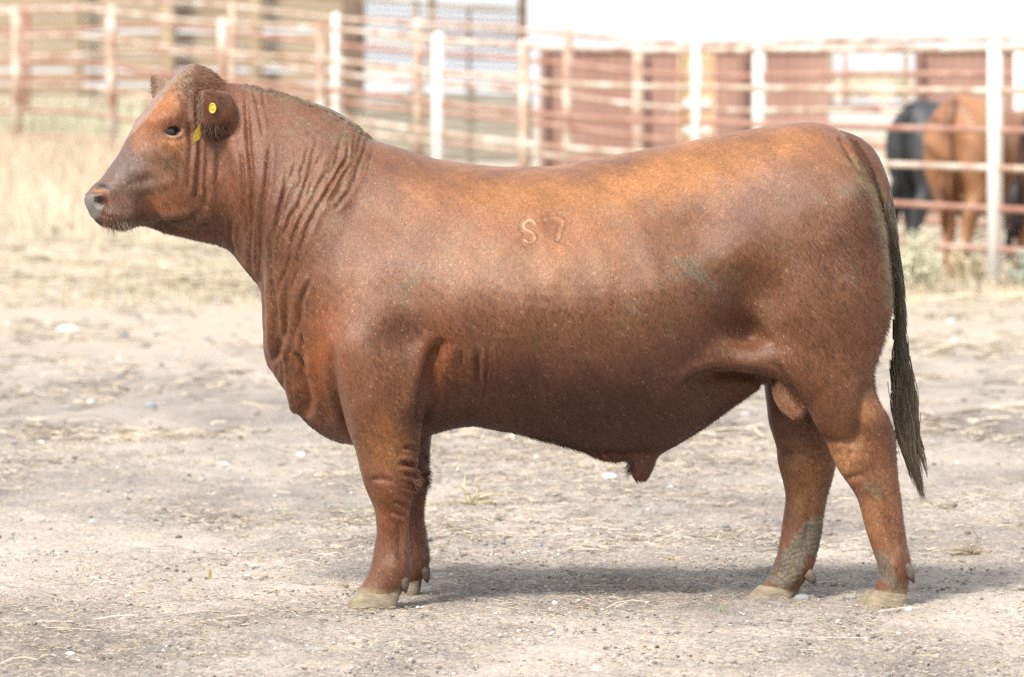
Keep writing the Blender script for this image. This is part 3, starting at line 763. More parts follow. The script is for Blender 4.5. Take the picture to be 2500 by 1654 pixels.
# short coat: fine hairs growing from the hide
vg = body_o.vertex_groups.new(name='hair_density')
vl = body_o.vertex_groups.new(name='hair_length')
dens = np.ones(len(pts)) - np.clip(muz + nos + lid, 0, 1) - .9 * (py > 1455) - .8 * mud1
dens *= 1 - .85 * brand
dens = np.clip(dens, 0, 1)
leng = .42 + .0 * px
leng += .35 * np.exp(-(((px-1010)/30)**2 + ((py-1170)/80)**2)) + .5 * np.exp(-(((px-475)/55)**2 + ((py-180)/30)**2)) + .35 * crest + .3 * np.exp(-(((px-2100)/60)**2 + ((py-380)/60)**2))
leng += .35 * np.exp(-((seg_dist(px, py, [(1700, 1050), (1860, 940), (1990, 1040)]) / 25)**2)) + .25 * np.exp(-((seg_dist(px, py, [(255, 545), (330, 560)]) / 14)**2)) + .3 * np.exp(-((seg_dist(px, py, [(1300, 1070), (1500, 1120), (1560, 1160)]) / 18)**2)) + .25 * smooth01((px - 1900) / 200) * smooth01((950 - py) / 100) + .3 * np.exp(-((seg_dist(px, py, [(2180, 800), (2130, 920), (2170, 1020)]) / 25)**2)) + .8 * np.exp(-((seg_dist(px, py, [(486, 222), (488, 318), (520, 330)]) / 11)**2)) + .5 * np.exp(-((seg_dist(px, py, [(366, 190), (400, 184)]) / 14)**2))
leng -= .2 * np.exp(-(((px-310)/70)**2 + ((py-430)/90)**2))
leng *= 1 - .72 * np.clip(nrm @ np.array([.685, 0, -.73]), 0, 1) ** .8
leng = np.clip(leng, .12, 1)
def put(g, w):
    q = np.round(w * 24).astype(int)
    for v_ in np.unique(q):
        if v_ > 0: g.add(np.nonzero(q == v_)[0].tolist(), v_ / 24, 'REPLACE')
put(vg, dens); put(vl, leng)
md = body_o.modifiers.new('fur', 'PARTICLE_SYSTEM')
psy = body_o.particle_systems[0]; ps = psy.settings
psy.vertex_group_density = 'hair_density'; psy.vertex_group_length = 'hair_length'
ps.type = 'HAIR'; ps.use_advanced_hair = True
ps.count = HAIRS; ps.hair_step = 3; ps.render_step = 3; ps.display_step = 2
ps.emit_from = 'FACE'; ps.use_emit_random = True; ps.use_even_distribution = True; ps.distribution = 'RAND'
ps.normal_factor = .0010; ps.object_align_factor = (.0062, 0, -.0066); ps.factor_random = .0011; ps.length_random = .5
ps.root_radius = 1.0; ps.tip_radius = .25; ps.radius_scale = .00065; ps.use_close_tip = True; ps.shape = 0
hm, nt, b = new_mat('coat_hair'); at = nt.nodes.new('ShaderNodeVertexColor'); at.layer_name = 'coat'
hi = nt.nodes.new('ShaderNodeHairInfo'); mr = nt.nodes.new('ShaderNodeMapRange'); mr.inputs[3].default_value = .62; mr.inputs[4].default_value = 1.38
nt.links.new(hi.outputs['Random'], mr.inputs[0])
gp_ = nt.nodes.new('ShaderNodeNewGeometry'); mp2 = nt.nodes.new('ShaderNodeMapping'); mp2.inputs['Scale'].default_value = (90, 90, 28); mp2.inputs['Rotation'].default_value = (0, R(38), 0)
n2 = nt.nodes.new('ShaderNodeTexNoise'); n2.inputs['Scale'].default_value = 1.6; n2.inputs['Detail'].default_value = 3; n2.inputs['Distortion'].default_value = 1.2
nt.links.new(gp_.outputs['Position'], mp2.inputs[0]); nt.links.new(mp2.outputs[0], n2.inputs['Vector'])
m2_ = nt.nodes.new('ShaderNodeMapRange'); m2_.inputs[1].default_value = .3; m2_.inputs[2].default_value = .7; m2_.inputs[3].default_value = .6; m2_.inputs[4].default_value = 1.45
nt.links.new(n2.outputs['Fac'], m2_.inputs[0])
mm_ = nt.nodes.new('ShaderNodeMath'); mm_.operation = 'MULTIPLY'; nt.links.new(mr.outputs[0], mm_.inputs[0]); nt.links.new(m2_.outputs[0], mm_.inputs[1])
mx = nt.nodes.new('ShaderNodeMix'); mx.data_type = 'RGBA'; mx.blend_type = 'MULTIPLY'; mx.inputs['Factor'].default_value = 1
nt.links.new(at.outputs['Color'], mx.inputs['A']); nt.links.new(mm_.outputs[0], mx.inputs['B']); nt.links.new(mx.outputs['Result'], b.inputs['Base Color'])
b.inputs['Roughness'].default_value = .36; b.inputs['Specular IOR Level'].default_value = .36
me.materials.append(hm); ps.material = 2

# eye balls
M_eye, nt, b = new_mat('eye_dark'); b.inputs['Base Color'].default_value = (.012, .008, .008, 1); b.inputs['Roughness'].default_value = .06; b.inputs['Specular IOR Level'].default_value = .7
for sg in (-1, 1):
    c = Hd(399, 321, sg * .0885)
    V, T = ellipsoid(c, (.0215, .0205, .0195), n=16)
    mesh_obj('eye', V, T, M_eye, BULL, True)

# hooves: two claws on every foot, dew claws behind
M_hoof = noise_mat('hoof_horn', (.17, .135, .095), (.29, .235, .165), 26, .85, bump=.003, stretch=(1, 1, 3), c3=(.36, .30, .22))
M_dew = noise_mat('dewclaw_horn', (.07, .05, .04), (.15, .115, .09), 40, .7, bump=.001)
def hoof(rows, yc, spread, hw, yshift=0):
    for sg in (-1, 1):
        L = []
        for f, b_, k in rows:
            yy = yc + sg * spread * k
            s = st(f, b_, hw * (.8 + .2 * k), .8, (.75, 1, 1.05, 1.02, .85), yy)
            if sg * yc > 0 or (yc < 0 and sg > 0):
                pass
            L.append(s)
        V, T = loft(L, 28, 4)
        # inner claw of a pair stands a little ahead
        if sg * (1 if yc < 0 else -1) > 0: V[:, 0] -= yshift
        mesh_obj('hoof', V, T, M_hoof, BULL, True)
hoof([((884, 1436), (978, 1440), .7), ((874, 1447), (976, 1450), .85), ((862, 1462), (973, 1466), 1), ((853, 1476), (969, 1480), 1.05), ((849, 1489), (966, 1491), 1.08)], -.19, .03, .029, .006)
hoof([((925, 1412), (1030, 1418), .7), ((915, 1424), (1028, 1430), .85), ((905, 1440), (1026, 1446), 1), ((898, 1458), (1022, 1460), 1.05), ((894, 1472), (1018, 1474), 1.08)], .15, .03, .028, .006)
hoof([((2134, 1440), (2215, 1452), .7), ((2125, 1452), (2216, 1464), .85), ((2112, 1470), (2217, 1478), 1), ((2100, 1486), (2213, 1488), 1.05), ((2096, 1496), (2208, 1497), 1.08)], -.15, .030, .030, .020)
hoof([((1866, 1428), (1950, 1440), .7), ((1853, 1440), (1949, 1450), .85), ((1838, 1456), (1947, 1462), 1), ((1824, 1472), (1941, 1476), 1.05), ((1820, 1485), (1936, 1487), 1.08)], .12, .030, .029, .014)
def dew(px0, py0, dx, dy, yc, sp, r=.014):
    for sg in (-1, 1):
        a = P(px0, py0, yc) + [0, sg*sp, 0]; c = P(px0 + dx, py0 + dy, yc) + [0, sg*sp*1.1, 0]
        mid = a * .5 + c * .5
        V, T = tube_prim([a - [.008, 0, -.006], a, mid, c], [r * .8, r * .9, r * .72, r * .12], 14)
        mesh_obj('dewclaw', V, T, M_dew, BULL, True)
dew(984, 1416, 8, 30, -.19, .028, .018); dew(1038, 1394, 6, 28, .15, .024, .016); dew(2214, 1386, 16, 36, -.15, .026, .016); dew(1974, 1402, 16, 22, .12, .026, .018)

# ear tags
M_tag = noise_mat('tag_yellow', (.42, .28, .018), (.52, .36, .03), 60, .4, spec=.5)
def disc(c, nx, r1, r2, th, mat, name):
    """flat oval tag, normal nx"""
    n = np.array(nx, float); n /= np.linalg.norm(n)
    u = np.cross([0, 0, 1.0], n); u /= np.linalg.norm(u); w_ = np.cross(n, u)
    V = []; F = []
    K = 28
    rows = ((1, -th), (1.0, th), (.72, th), (.66, th * .3), (.34, th * .3), (.28, th * 1.3), (.001, th * 1.3))
    for s, h in rows:
        for k in range(K):
            a = 2*math.pi*k/K
            V.append(np.array(c) + s*(u*math.cos(a)*r1 + w_*math.sin(a)*r2) + n*h)
    for i in range(len(rows)-1):
        for k in range(K):
            F.append((i*K+k, i*K+(k+1) % K, (i+1)*K+(k+1) % K, (i+1)*K+k))
    F.append(tuple(range(K))[::-1])
    return mesh_obj(name, V, F, mat, BULL, True)
def surf_y(pxx, pyy):
    m = (np.hypot(px-pxx, py-pyy) < 6) & (pts[:, 1] < 0)
    return pts[m, 1].min() if m.any() else -.2
ty = surf_y(519, 265)
disc(P(519, 265, ty - .003), (-.35, -1, .05), .0105, .0145, .0022, M_tag, 'ear_tag')
ty = surf_y(484, 300)
t2 = [(491, 301), (489, 316), (491, 330), (486, 341), (478, 347), (472, 346), (472, 336), (476, 320), (483, 308)]
V = []; F = []
for off in (-.0012, .0012):
    for q in t2:
        p_ = P(q[0], q[1], ty - .012); p_[1] += off + (q[0] - 480) * .0012; V.append(p_)
K = len(t2); F.append(tuple(range(K))); F.append(tuple(range(K, 2*K))[::-1])
for k in range(K): F.append((k, (k+1) % K, K + (k+1) % K, K + k))
o = mesh_obj('ear_tag', V, F, M_tag, BULL); tag(o, 'yellow tag hanging below the ear')

# tail: dock and switch
tail_pts = [((2052, 318), (2085, 392)), ((2095, 334), (2100, 420)), ((2130, 362), (2118, 440)), ((2155, 402), (2135, 478)), ((2174, 458), (2148, 515)), ((2188, 530), (2160, 560)), ((2195, 600), (2168, 610)), ((2204, 665), (2177, 668)), ((2211, 740), (2182, 742)), ((2213, 818), (2184, 818)), ((2213, 875), (2184, 875)), ((2210, 930), (2190, 930)), ((2207, 960), (2196, 960))]
rows = []
for i, (a, b_) in enumerate(tail_pts):
    hw = [.035, .04, .042, .04, .034, .028, .022, .020, .019, .018, .017, .012, .006][i]
    rows.append(st(a, b_, hw, .95, (1,)*5, [.0, .0, .0, 0, 0, -.01, -.02, -.03, -.04, -.04, -.04, -.04, -.04][i]))
TV, TT = loft(rows, 40, 6)
TV = TV + 0.0018 * value_noise(TV * [1, 1, .6], 110, 21)[:, None] * np.array([1, 1, .2])
tail = mesh_obj('tail', TV, TT, None, BULL, True)
tpx, tpy = PROJ(TV)
tc_ = np.array([[.125, .055, .035]]) * np.ones((len(TV), 1))
k_ = smooth01((tpy - 430) / 200)[:, None]; tc_ = tc_ * (1-k_) + np.array([[.065, .052, .04]]) * k_
nzt = smooth01(value_noise(TV, 90, 22) * 1.5 + .3)[:, None] * smooth01((tpy - 380) / 60)[:, None] * .55
tc_ = tc_ * (1 - nzt) + np.array([[.17, .15, .09]]) * nzt
add_color(tail.data, 'coat', tc_)
tail.data.materials.append(coat_mat('tail_coat', rough=.6))

def strands(specs, name, mats_cols, parent):
    """specs: list of (points, radius list, colour) -> one mesh of thin tapered three-sided hairs"""
    V = []; F = []; C = []
    n = 3
    for pl, rd, c in specs:
        pl = np.array(pl); K = len(pl); b0 = len(V)
        t = np.gradient(pl, axis=0); t /= (np.linalg.norm(t, axis=1, keepdims=True) + 1e-9)
        u = np.cross(t, [0.3, 1.0, 0.1]); u /= (np.linalg.norm(u, axis=1, keepdims=True) + 1e-9); w_ = np.cross(t, u)
        for i in range(K):
            for k in range(n):
                a = 2*math.pi*k/n
                V.append(pl[i] + rd[i] * (math.cos(a)*u[i] + math.sin(a)*w_[i])); C.append(c)
        for i in range(K-1):
            for k in range(n):
                F.append((b0+i*n+k, b0+i*n+(k+1) % n, b0+(i+1)*n+(k+1) % n, b0+(i+1)*n+k))
    o = mesh_obj(name, np.array(V), np.array(F), None, parent, True)
    add_color(o.data, 'coat', np.array(C))
    m, nt, b = new_mat(name + '_fibre'); at = nt.nodes.new('ShaderNodeVertexColor'); at.layer_name = 'coat'
    nt.links.new(at.outputs['Color'], b.inputs['Base Color']); b.inputs['Roughness'].default_value = .45; b.inputs['Specular IOR Level'].default_value = .35
    o.data.materials.append(m)
    return o
specs = []
GL = [(2197, 820), (2200, 880), (2204, 940), (2206, 1000), (2214, 1060), (2226, 1120), (2240, 1170), (2254, 1218)]
GLs = [12, 13, 18, 20, 18, 13, 8, 4]
def along(cl, wl, off, yoff, s0, s1, K=12, wav=2.0):
    out = []
    ph = random.uniform(0, 6.28)
    cx = [q[0] for q in cl]; cy = [q[1] for q in cl]
    idx = np.linspace(0, len(cl)-1, len(cl))
    for k in range(K):
        s = s0 + (s1-s0) * k/(K-1)
        x = np.interp(s, idx, cx); y = np.interp(s, idx, cy); w_ = np.interp(s, idx, wl)
        p_ = P(x + off * w_ + wav * math.sin(ph + s * 1.8), y, -.04); p_[1] += yoff * w_ * .0011
        out.append(p_)
    return out
for i in range(1050):
    clump = random.choice((-.95, -.7, -.4, -.15, .1, .35, .6, .9))
    off = clump + random.gauss(0, .10 + .22 * (random.random() < .35))
    s0 = random.uniform(-.2, 3.6); s1 = min(7, s0 + random.uniform(2.2, 4.2))
    g_ = random.random()
    c = np.array((.11, .082, .058)) * (.45 + 1.1*g_) if g_ < .65 else np.array((.24, .175, .115)) * random.uniform(.6, 1.2)
    pl = along(GL, GLs, off, random.uniform(-.9, .9), max(0, s0), s1, wav=random.choice((2, 3, 5, 8)))
    specs.append((pl, [.0011 * (1 - (k/11)**2 * .85) for k in range(12)], c))
GR = [(2205, 880), (2222, 920), (2234, 970), (2236, 1020), (2236, 1060), (2240, 1080), (2252, 1120), (2264, 1168)]
for i in range(420):
    off = random.gauss(0, .8); s0 = random.uniform(0, 3.5); s1 = min(7, s0 + random.uniform(2.5, 4))
    c = np.array((.11, .075, .05)) * random.uniform(.6, 1.5)
    specs.append((along(GR, [3, 3, 3, 3, 4, 5, 5, 2], off, random.uniform(-2, 2), s0, s1, wav=1.2), [.0010 * (1 - (k/11)**2 * .85) for k in range(12)], c))
for (x0, y0, x1, y1, n_) in ((2236, 1060, 2256, 1100, 40), (2184, 1000, 2188, 1040, 30), (2190, 1050, 2186, 1078, 25), (2184, 780, 2180, 830, 40), (2178, 880, 2176, 930, 40), (2212, 1120, 2222, 1165, 20), (2176, 900, 2182, 985, 60), (2178, 960, 2186, 1020, 40)):
    for i in range(n_):
        q = [(x0 + (x1-x0)*k/7 + random.gauss(0, .1) + off_*(1-k/9), y0 + (y1-y0)*k/7) for off_ in [random.gauss(0, 3)] for k in range(8)]
        specs.append(([P(a, b_, -.04) for a, b_ in q], [.0010 * (1 - k/9) for k in range(8)], np.array((.08, .06, .045)) * random.uniform(.6, 1.5)))
# shaggy hair along the dock
for i in range(900):
    j = random.uniform(4, 10.5); i0 = int(j); f_ = j - i0
    a = np.array(tail_pts[i0][0]) * (1-f_) + np.array(tail_pts[i0+1][0]) * f_; b_ = np.array(tail_pts[i0][1]) * (1-f_) + np.array(tail_pts[i0+1][1]) * f_
    u = random.random(); q0 = a * u + b_ * (1-u)
    yb = -.045 - .015 * math.sin(math.pi * u) if j > 7 else -.045 - .01 * (7-j) * -.3
    ln = random.uniform(20, 42)
    pl = [P(q0[0] + (k/5) * ln * .32 * (1 if u > .2 else -.2) * .6, q0[1] + (k/5) * ln, yb - .006 * math.sin(k/5*2)) for k in range(6)]
    specs.append((pl, [.0011 * (1 - k/6) for k in range(6)], np.array((.075, .06, .042)) * random.uniform(.5, 2.4)))
strands(specs, 'tail_hair', None, tail)

# longer hair in places: poll, crest, chin, ear rims, backs of the knees, tail head, navel
def tufts(name, regions):
    specs = []
    rt = np.random.default_rng(len(name))
    for (cx, cy, rx, ry, n, ln, dr, cA, cB, curl, rad, ymask) in regions:
        m = (((px-cx)/rx)**2 + ((py-cy)/ry)**2 < 1)
        if ymask < 0: m &= pts[:, 1] < -.02
        if ymask > 0: m &= np.abs(pts[:, 1]) < ymask
        ii = np.nonzero(m)[0]
        if len(ii) == 0: continue
        ii = rt.choice(ii, n * 2)
        e_ = ((px[ii]-cx)/rx)**2 + ((py[ii]-cy)/ry)**2
        ii = ii[rt.random(len(ii)) > e_ ** 1.2][:n]
        for i in ii:
            p0 = pts[i]; nn = nrm[i]; d = np.array(dr, float) + rt.normal(0, .3, 3); d /= np.linalg.norm(d)
            L_ = ln * rt.uniform(.5, 1.3); ph = rt.uniform(0, 6.28); side_ = np.cross(d, nn); K = 6; pl = []
            for k in range(K):
                t = k/(K-1)
                pl.append(p0 + nn * L_ * .26 * math.sin(t*math.pi*.6) + d * L_ * t * .9 + side_ * curl * L_ * math.sin(ph + t*4) * t)
            g_ = rt.random(); c = np.array(cA)*g_ + np.array(cB)*(1-g_)
            specs.append((pl, [rad * (1 - .85*(k/(K-1))) for k in range(K)], c * rt.uniform(.7, 1.3)))
    return strands(specs, name, None, BULL)
BR = (.17, .082, .046); GB = (.19, .125, .08); DK = (.06, .03, .02)
tufts('poll_hair', [(472, 184, 66, 34, 800, .015, (.5, 0, -.6), BR, GB, .5, .00055, 0), (458, 220, 44, 40, 380, .014, (.4, -.2, -.8), GB, BR, .6, .00055, -1), (505, 208, 50, 22, 420, .018, (.7, -.3, -.5), BR, BR, .4, .00055, -1)])
tufts('ear_hair', [(489, 265, 8, 62, 260, .018, (-.3, -.2, -1), BR, (.24, .17, .12), .4, .0006, -1), (515, 318, 42, 18, 300, .020, (-.1, -.2, -1), DK, BR, .4, .0007, -1)])
tufts('ear_hair', [(374, 204, 16, 28, 120, .010, (-.6, 0, .3), BR, GB, .4, .0006, 0)])
tufts('mane', [(x_, np.interp(x_, [590, 700, 900], [209, 232, 335]), 22, 9, 42, .0065, (.8, 0, .1), (.17, .14, .09), (.12, .06, .04), .6, .0009, .05) for x_ in range(600, 880, 20)])
tufts('chin_whiskers', [(285, 545, 45, 14, 130, .026, (.3, -.3, -1), (.34, .27, .21), (.2, .15, .12), .3, .00035, -1), (268, 515, 26, 22, 50, .020, (.3, -.5, -.8), (.4, .3, .2), (.25, .18, .13), .3, .0003, -1)])
tufts('leg_fringe', [(1015, 1175, 13, 22, 240, .020, (.8, 0, -.8), (.26, .13, .075), (.14, .06, .035), .3, .0007, -1)])
tufts('leg_fringe', [(1043, 1168, 13, 30, 170, .014, (.9, 0, -.7), (.16, .07, .04), DK, .3, .0006, 0)])
tufts('rump_hair', [(2095, 350, 44, 26, 300, .013, (.7, 0, .1), (.16, .08, .055), DK, .3, .0007, .08)])
tufts('belly_hair', [(1542, 1140, 12, 18, 120, .022, (-.4, 0, -1), (.14, .07, .05), DK, .3, .0006, 0)])
# ------------------------------------------------------------------ ground
def axis(dense0, dense1, step, grow, lo, hi):
    a = list(np.arange(dense0, dense1, step))
    s = step; x = dense1
    while x < hi:
        a.append(x); s *= grow; x += s
    a.append(hi)
    s = step; x = dense0 - step; l = []
    while x > lo:
        l.append(x); s *= grow; x -= s
    l.append(lo)
    return np.array(l[::-1] + a)
gx = axis(-1.9, 1.9, .0125, 1.09, -700, 700)
gy = axis(-2.4, 4.0, .0135, 1.035, -60, 1500)
GX, GY = np.meshgrid(gx, gy)
gp = np.stack([GX.ravel(), GY.ravel()], 1)
g3 = np.column_stack([gp, np.zeros(len(gp))])
def gnoise(p, sc, seed):
    r = np.random.default_rng(seed); out = np.zeros(len(p))
    for o in range(3):
        for _ in range(5):
            a = r.uniform(0, math.pi*2); d = np.array([math.cos(a), math.sin(a)]) * sc * 2.0**o * r.uniform(.8, 1.25)
            out += np.sin(p @ d + r.uniform(0, 6.28)) / (1.6**o)
    return out / 5
fade = np.exp(-np.maximum(gp[:, 1] - 4, 0) / 10)
gzz = gz(gp[:, 0], gp[:, 1]) + .006 * gnoise(gp, 9, 1) + .0038 * gnoise(gp, 38, 2) * fade + .0022 * gnoise(gp, 130, 3) * fade
gzz += (rng.random(len(gp)) - .5) * .0042 * fade
# shallow hoof scuffs
for _ in range(240):
    cx, cy = rng.uniform(-1.9, 1.9), rng.uniform(-2.2, 6); r_ = rng.uniform(.05, .12)
    m = (np.abs(gp[:, 0]-cx) < .4) & (np.abs(gp[:, 1]-cy) < .4)
    dd = np.hypot(gp[m, 0]-cx, gp[m, 1]-cy) / r_
    gzz[m] += -.015 * np.exp(-dd**2) + .008 * np.exp(-((dd-1.4)/.4)**2)
def place_z(x, y):
    return float(gz(x, y))
nx = len(gx); ny = len(gy)
idx = np.arange(nx*ny).reshape(ny, nx)
gq = np.stack([idx[:-1, :-1].ravel(), idx[:-1, 1:].ravel(), idx[1:, 1:].ravel(), idx[1:, :-1].ravel()], 1)

gm, nt, b = new_mat('dry_dirt'); N = nt.nodes; L = nt.links
geo = N.new('ShaderNodeNewGeometry')
def nnode(scale, detail=5, rough=.6, stretch=None, typ='noise', dist=0):
    src = geo.outputs['Position']
    if stretch:
        mp = N.new('ShaderNodeMapping'); mp.inputs['Scale'].default_value = stretch; L.new(src, mp.inputs[0]); src = mp.outputs[0]
    if typ == 'noise':
        n = N.new('ShaderNodeTexNoise'); n.inputs['Detail'].default_value = detail; n.inputs['Roughness'].default_value = rough; n.inputs['Distortion'].default_value = dist
    else:
        n = N.new('ShaderNodeTexVoronoi')
    n.inputs['Scale'].default_value = scale
    L.new(src, n.inputs['Vector'])
    return n
def ramp(sock, stops):
    cr = N.new('ShaderNodeValToRGB'); L.new(sock, cr.inputs[0])
    el = cr.color_ramp.elements
    el[0].position, el[0].color = stops[0][0], (*stops[0][1], 1)
    el[1].position, el[1].color = stops[-1][0], (*stops[-1][1], 1)
    for p_, c in stops[1:-1]:
        e = el.new(p_); e.color = (*c, 1)
    return cr.outputs[0]
def mixc(f, a, b_, bt='MIX'):
    m = N.new('ShaderNodeMix'); m.data_type = 'RGBA'; m.blend_type = bt
    if isinstance(f, float): m.inputs['Factor'].default_value = f
    else: L.new(f, m.inputs['Factor'])
    for k, v in (('A', a), ('B', b_)):
        if isinstance(v, tuple): m.inputs[k].default_value = (*v, 1)
        else: L.new(v, m.inputs[k])
    return m.outputs['Result']
W3 = lambda v: (v, v, v)
patch = nnode(1.15, 6, .62, (1.0, .40, 1), dist=.5); fine = nnode(60, 4, .8); fine2 = nnode(210, 2, .8); mid = nnode(7, 5, .7, (1, .6, 1))
c = ramp(patch.outputs['Fac'], [(.36, (.185, .158, .142)), (.50, (.29, .252, .224)), (.62, (.41, .36, .31))])
c = mixc(ramp(mid.outputs['Fac'], [(.45, W3(0)), (.70, W3(.6))]), c, (.36, .30, .225))
c = mixc(1.0, c, ramp(fine.outputs['Fac'], [(.30, W3(.5)), (.5, W3(1.0)), (.72, W3(1.6))]), 'MULTIPLY')
c = mixc(1.0, c, ramp(fine2.outputs['Fac'], [(.3, W3(.7)), (.7, W3(1.35))]), 'MULTIPLY')
st2 = nnode(55, 3, .6, (1, .45, 1)); c = mixc(ramp(st2.outputs['Fac'], [(.60, W3(0)), (.70, W3(.7))]), c, (.42, .35, .255))
pal = nnode(1.6, 6, .7, (.8, .30, 1), dist=.8); c = mixc(ramp(pal.outputs['Fac'], [(.50, W3(0)), (.66, W3(.6))]), c, (.42, .36, .30))
# straw covered ground farther off and along the fence
sep = N.new('ShaderNodeSeparateXYZ'); L.new(geo.outputs['Position'], sep.inputs[0])
mr = N.new('ShaderNodeMapRange'); mr.inputs[1].default_value = 9; mr.inputs[2].default_value = 24; L.new(sep.outputs['Y'], mr.inputs[0])
far_n = nnode(.5, 5, .65, (1.3, .25, 1))
sf = N.new('ShaderNodeMath'); sf.operation = 'ADD'; L.new(mr.outputs[0], sf.inputs[0]); L.new(far_n.outputs['Fac'], sf.inputs[1])
c = mixc(ramp(sf.outputs[0], [(.72, W3(0)), (1.15, W3(1))]), c, (.42, .36, .285))
L.new(c, b.inputs['Base Color']); b.inputs['Roughness'].default_value = .95; b.inputs['Specular IOR Level'].default_value = .15
bp = N.new('ShaderNodeBump'); bp.inputs['Distance'].default_value = .006; bp.inputs['Strength'].default_value = 1.0
L.new(fine.outputs['Fac'], bp.inputs['Height']); L.new(bp.outputs[0], b.inputs['Normal'])
go = mesh_obj('ground', np.column_stack([gp, gzz]), gq, gm, None, True)
tag(go, kind='structure')

# loose straw and pebbles nobody could count
def vcol_mat(name, rough=.8, attr='tint'):
    m, nt, b = new_mat(name); at = nt.nodes.new('ShaderNodeVertexColor'); at.layer_name = attr
    nt.links.new(at.outputs['Color'], b.inputs['Base Color']); b.inputs['Roughness'].default_value = rough; b.inputs['Specular IOR Level'].default_value = .25
    return m
def add_color2(me, c, name='tint'):
    at = me.color_attributes.new(name, 'BYTE_COLOR', 'CORNER')
    li = np.zeros(len(me.loops), dtype=np.int32); me.loops.foreach_get('vertex_index', li)
    a = np.ones((len(li), 4), dtype=np.float32); a[:, :3] = c[li]
    at.data.foreach_set('color', a.ravel())

def straw(n, x0, x1, y0, y1, l0, l1, w0, w1, lift, seed, thr, curl=.25):
    r = np.random.default_rng(seed)
    m = int(n * 2.6)
    x = r.uniform(x0, x1, m); u = r.random(m); y = y0 + (y1-y0) * u
    pn = gnoise(np.stack([x, y*.45], 1), 2.2, 5) + .5 * gnoise(np.stack([x, y*.5], 1), 8, 6)
    keep = pn + r.normal(0, .35, m) > thr
    x = x[keep][:n]; y = y[keep][:n]; n = len(x)
    ln = np.exp(r.uniform(math.log(l0), math.log(l1), n)); wd = r.uniform(w0, w1, n); a = r.normal(0, .9, n) + (r.random(n) < .5) * math.pi
    bend_ = r.normal(0, curl, n); z = gz(x, y) + .004 + r.random(n) * lift; tilt = r.normal(0, .12, n)
    V = np.zeros((n, 8, 3)); 
    for k in range(4):
        s = (k/3 - .5)
        aa = a + bend_ * s * 2
        cx = x + np.cos(aa) * ln * s; cy = y + np.sin(aa) * ln * s
        cz = z + tilt * ln * s - .4 * np.abs(bend_) * ln * s * s * 2
        V[:, 2*k] = np.stack([cx - np.sin(aa)*wd, cy + np.cos(aa)*wd, cz], 1)
        V[:, 2*k+1] = np.stack([cx + np.sin(aa)*wd, cy - np.cos(aa)*wd, cz + wd*.8], 1)
    b0 = (np.arange(n) * 8)[:, None]
    F = np.concatenate([b0 + np.array([2*k, 2*k+1, 2*k+3, 2*k+2]) for k in range(3)])
    g_ = r.random(n)[:, None]
    c = np.array([.36, .28, .18]) * (1-g_) + np.array([.58, .51, .40]) * g_
    dk = r.random(n) < .25; c[dk] *= .4
    return V.reshape(-1, 3), F, np.repeat(c, 8, axis=0)
parts = [straw(34000, -1.75, 1.75, -2.3, 1.5, .005, .026, .0005, .0010, .004, 31, -.45), straw(12000, -2.0, 2.0, 1.5, 8, .015, .08, .0010, .0020, .006, 32, .12),
         straw(650, -1.9, 1.9, -2.3, 8, .05, .20, .0012, .0022, .01, 33, .25, .5), straw(5000, -3.5, 3.5, 7, 24, .05, .22, .0025, .006, .02, 34, .25), straw(5000, -7, 7, 22, 50, .15, .5, .006, .014, .06, 35, -.3)]
SV = []; SF = []; SCo = []; off = 0
for V, F, c_ in parts:
    SV.append(V); SF.append(F + off); SCo.append(c_); off += len(V)
so = mesh_obj('straw', np.concatenate(SV), np.concatenate(SF), vcol_mat('straw_stalk', .6)); add_color2(so.data, np.concatenate(SCo))
tag(so, 'short bits of dry straw scattered over the bare dirt', 'straw', kind='stuff')

ico = bmesh.new(); bmesh.ops.create_icosphere(ico, subdivisions=1, radius=1); ICV = np.array([v.co[:] for v in ico.verts]); ICF = np.array([[v.index for v in f.verts] for f in ico.faces]); ico.free()
ico = bmesh.new(); bmesh.ops.create_icosphere(ico, subdivisions=3, radius=1); ICV3 = np.array([v.co[:] for v in ico.verts]); ICF3 = np.array([[v.index for v in f.verts] for f in ico.faces]); ico.free()
def pebbles(n, x0, x1, y0, y1, r0, r1, seed):
    r = np.random.default_rng(seed)
    x = r.uniform(x0, x1, n); y = r.uniform(y0, y1, n)
    rad = r0 * (r1/r0) ** (r.random(n) ** 2.2)
    V = ICV[None] * (1 + r.normal(0, .16, (n, len(ICV), 1)))
    a = r.uniform(0, 6.28, n); sx = r.uniform(.8, 1.4, n); sz = r.uniform(.4, .75, n)
    X = V[..., 0] * sx[:, None]; Yv = V[..., 1]; Z = V[..., 2] * sz[:, None]
    VX = (X*np.cos(a)[:, None] - Yv*np.sin(a)[:, None]) * rad[:, None] + x[:, None]; VY = (X*np.sin(a)[:, None] + Yv*np.cos(a)[:, None]) * rad[:, None] + y[:, None]
    VZ = Z * rad[:, None] + (gz(x, y) + rad * sz * .35)[:, None]
    F = (np.arange(n) * len(ICV))[:, None, None] + ICF[None]
    k = r.random(n)
    c = np.where((k < .10)[:, None], np.array([[.55, .53, .51]]), np.where((k < .5)[:, None], np.array([[.33, .31, .29]]), np.where((k < .72)[:, None], np.array([[.22, .225, .235]]), np.array([[.17, .135, .11]]))))
    c = c * r.uniform(.75, 1.25, (n, 1))
    return np.stack([VX, VY, VZ], -1).reshape(-1, 3), F.reshape(-1, 3), np.repeat(c, len(ICV), axis=0)
parts = [pebbles(14000, -1.75, 1.75, -2.3, 1.8, .0014, .0075, 41), pebbles(2600, -2.2, 2.2, 1.8, 9, .003, .014, 42), pebbles(700, -4, 4, 9, 26, .008, .03, 43)]
SV = []; SF = []; SCo = []; off = 0
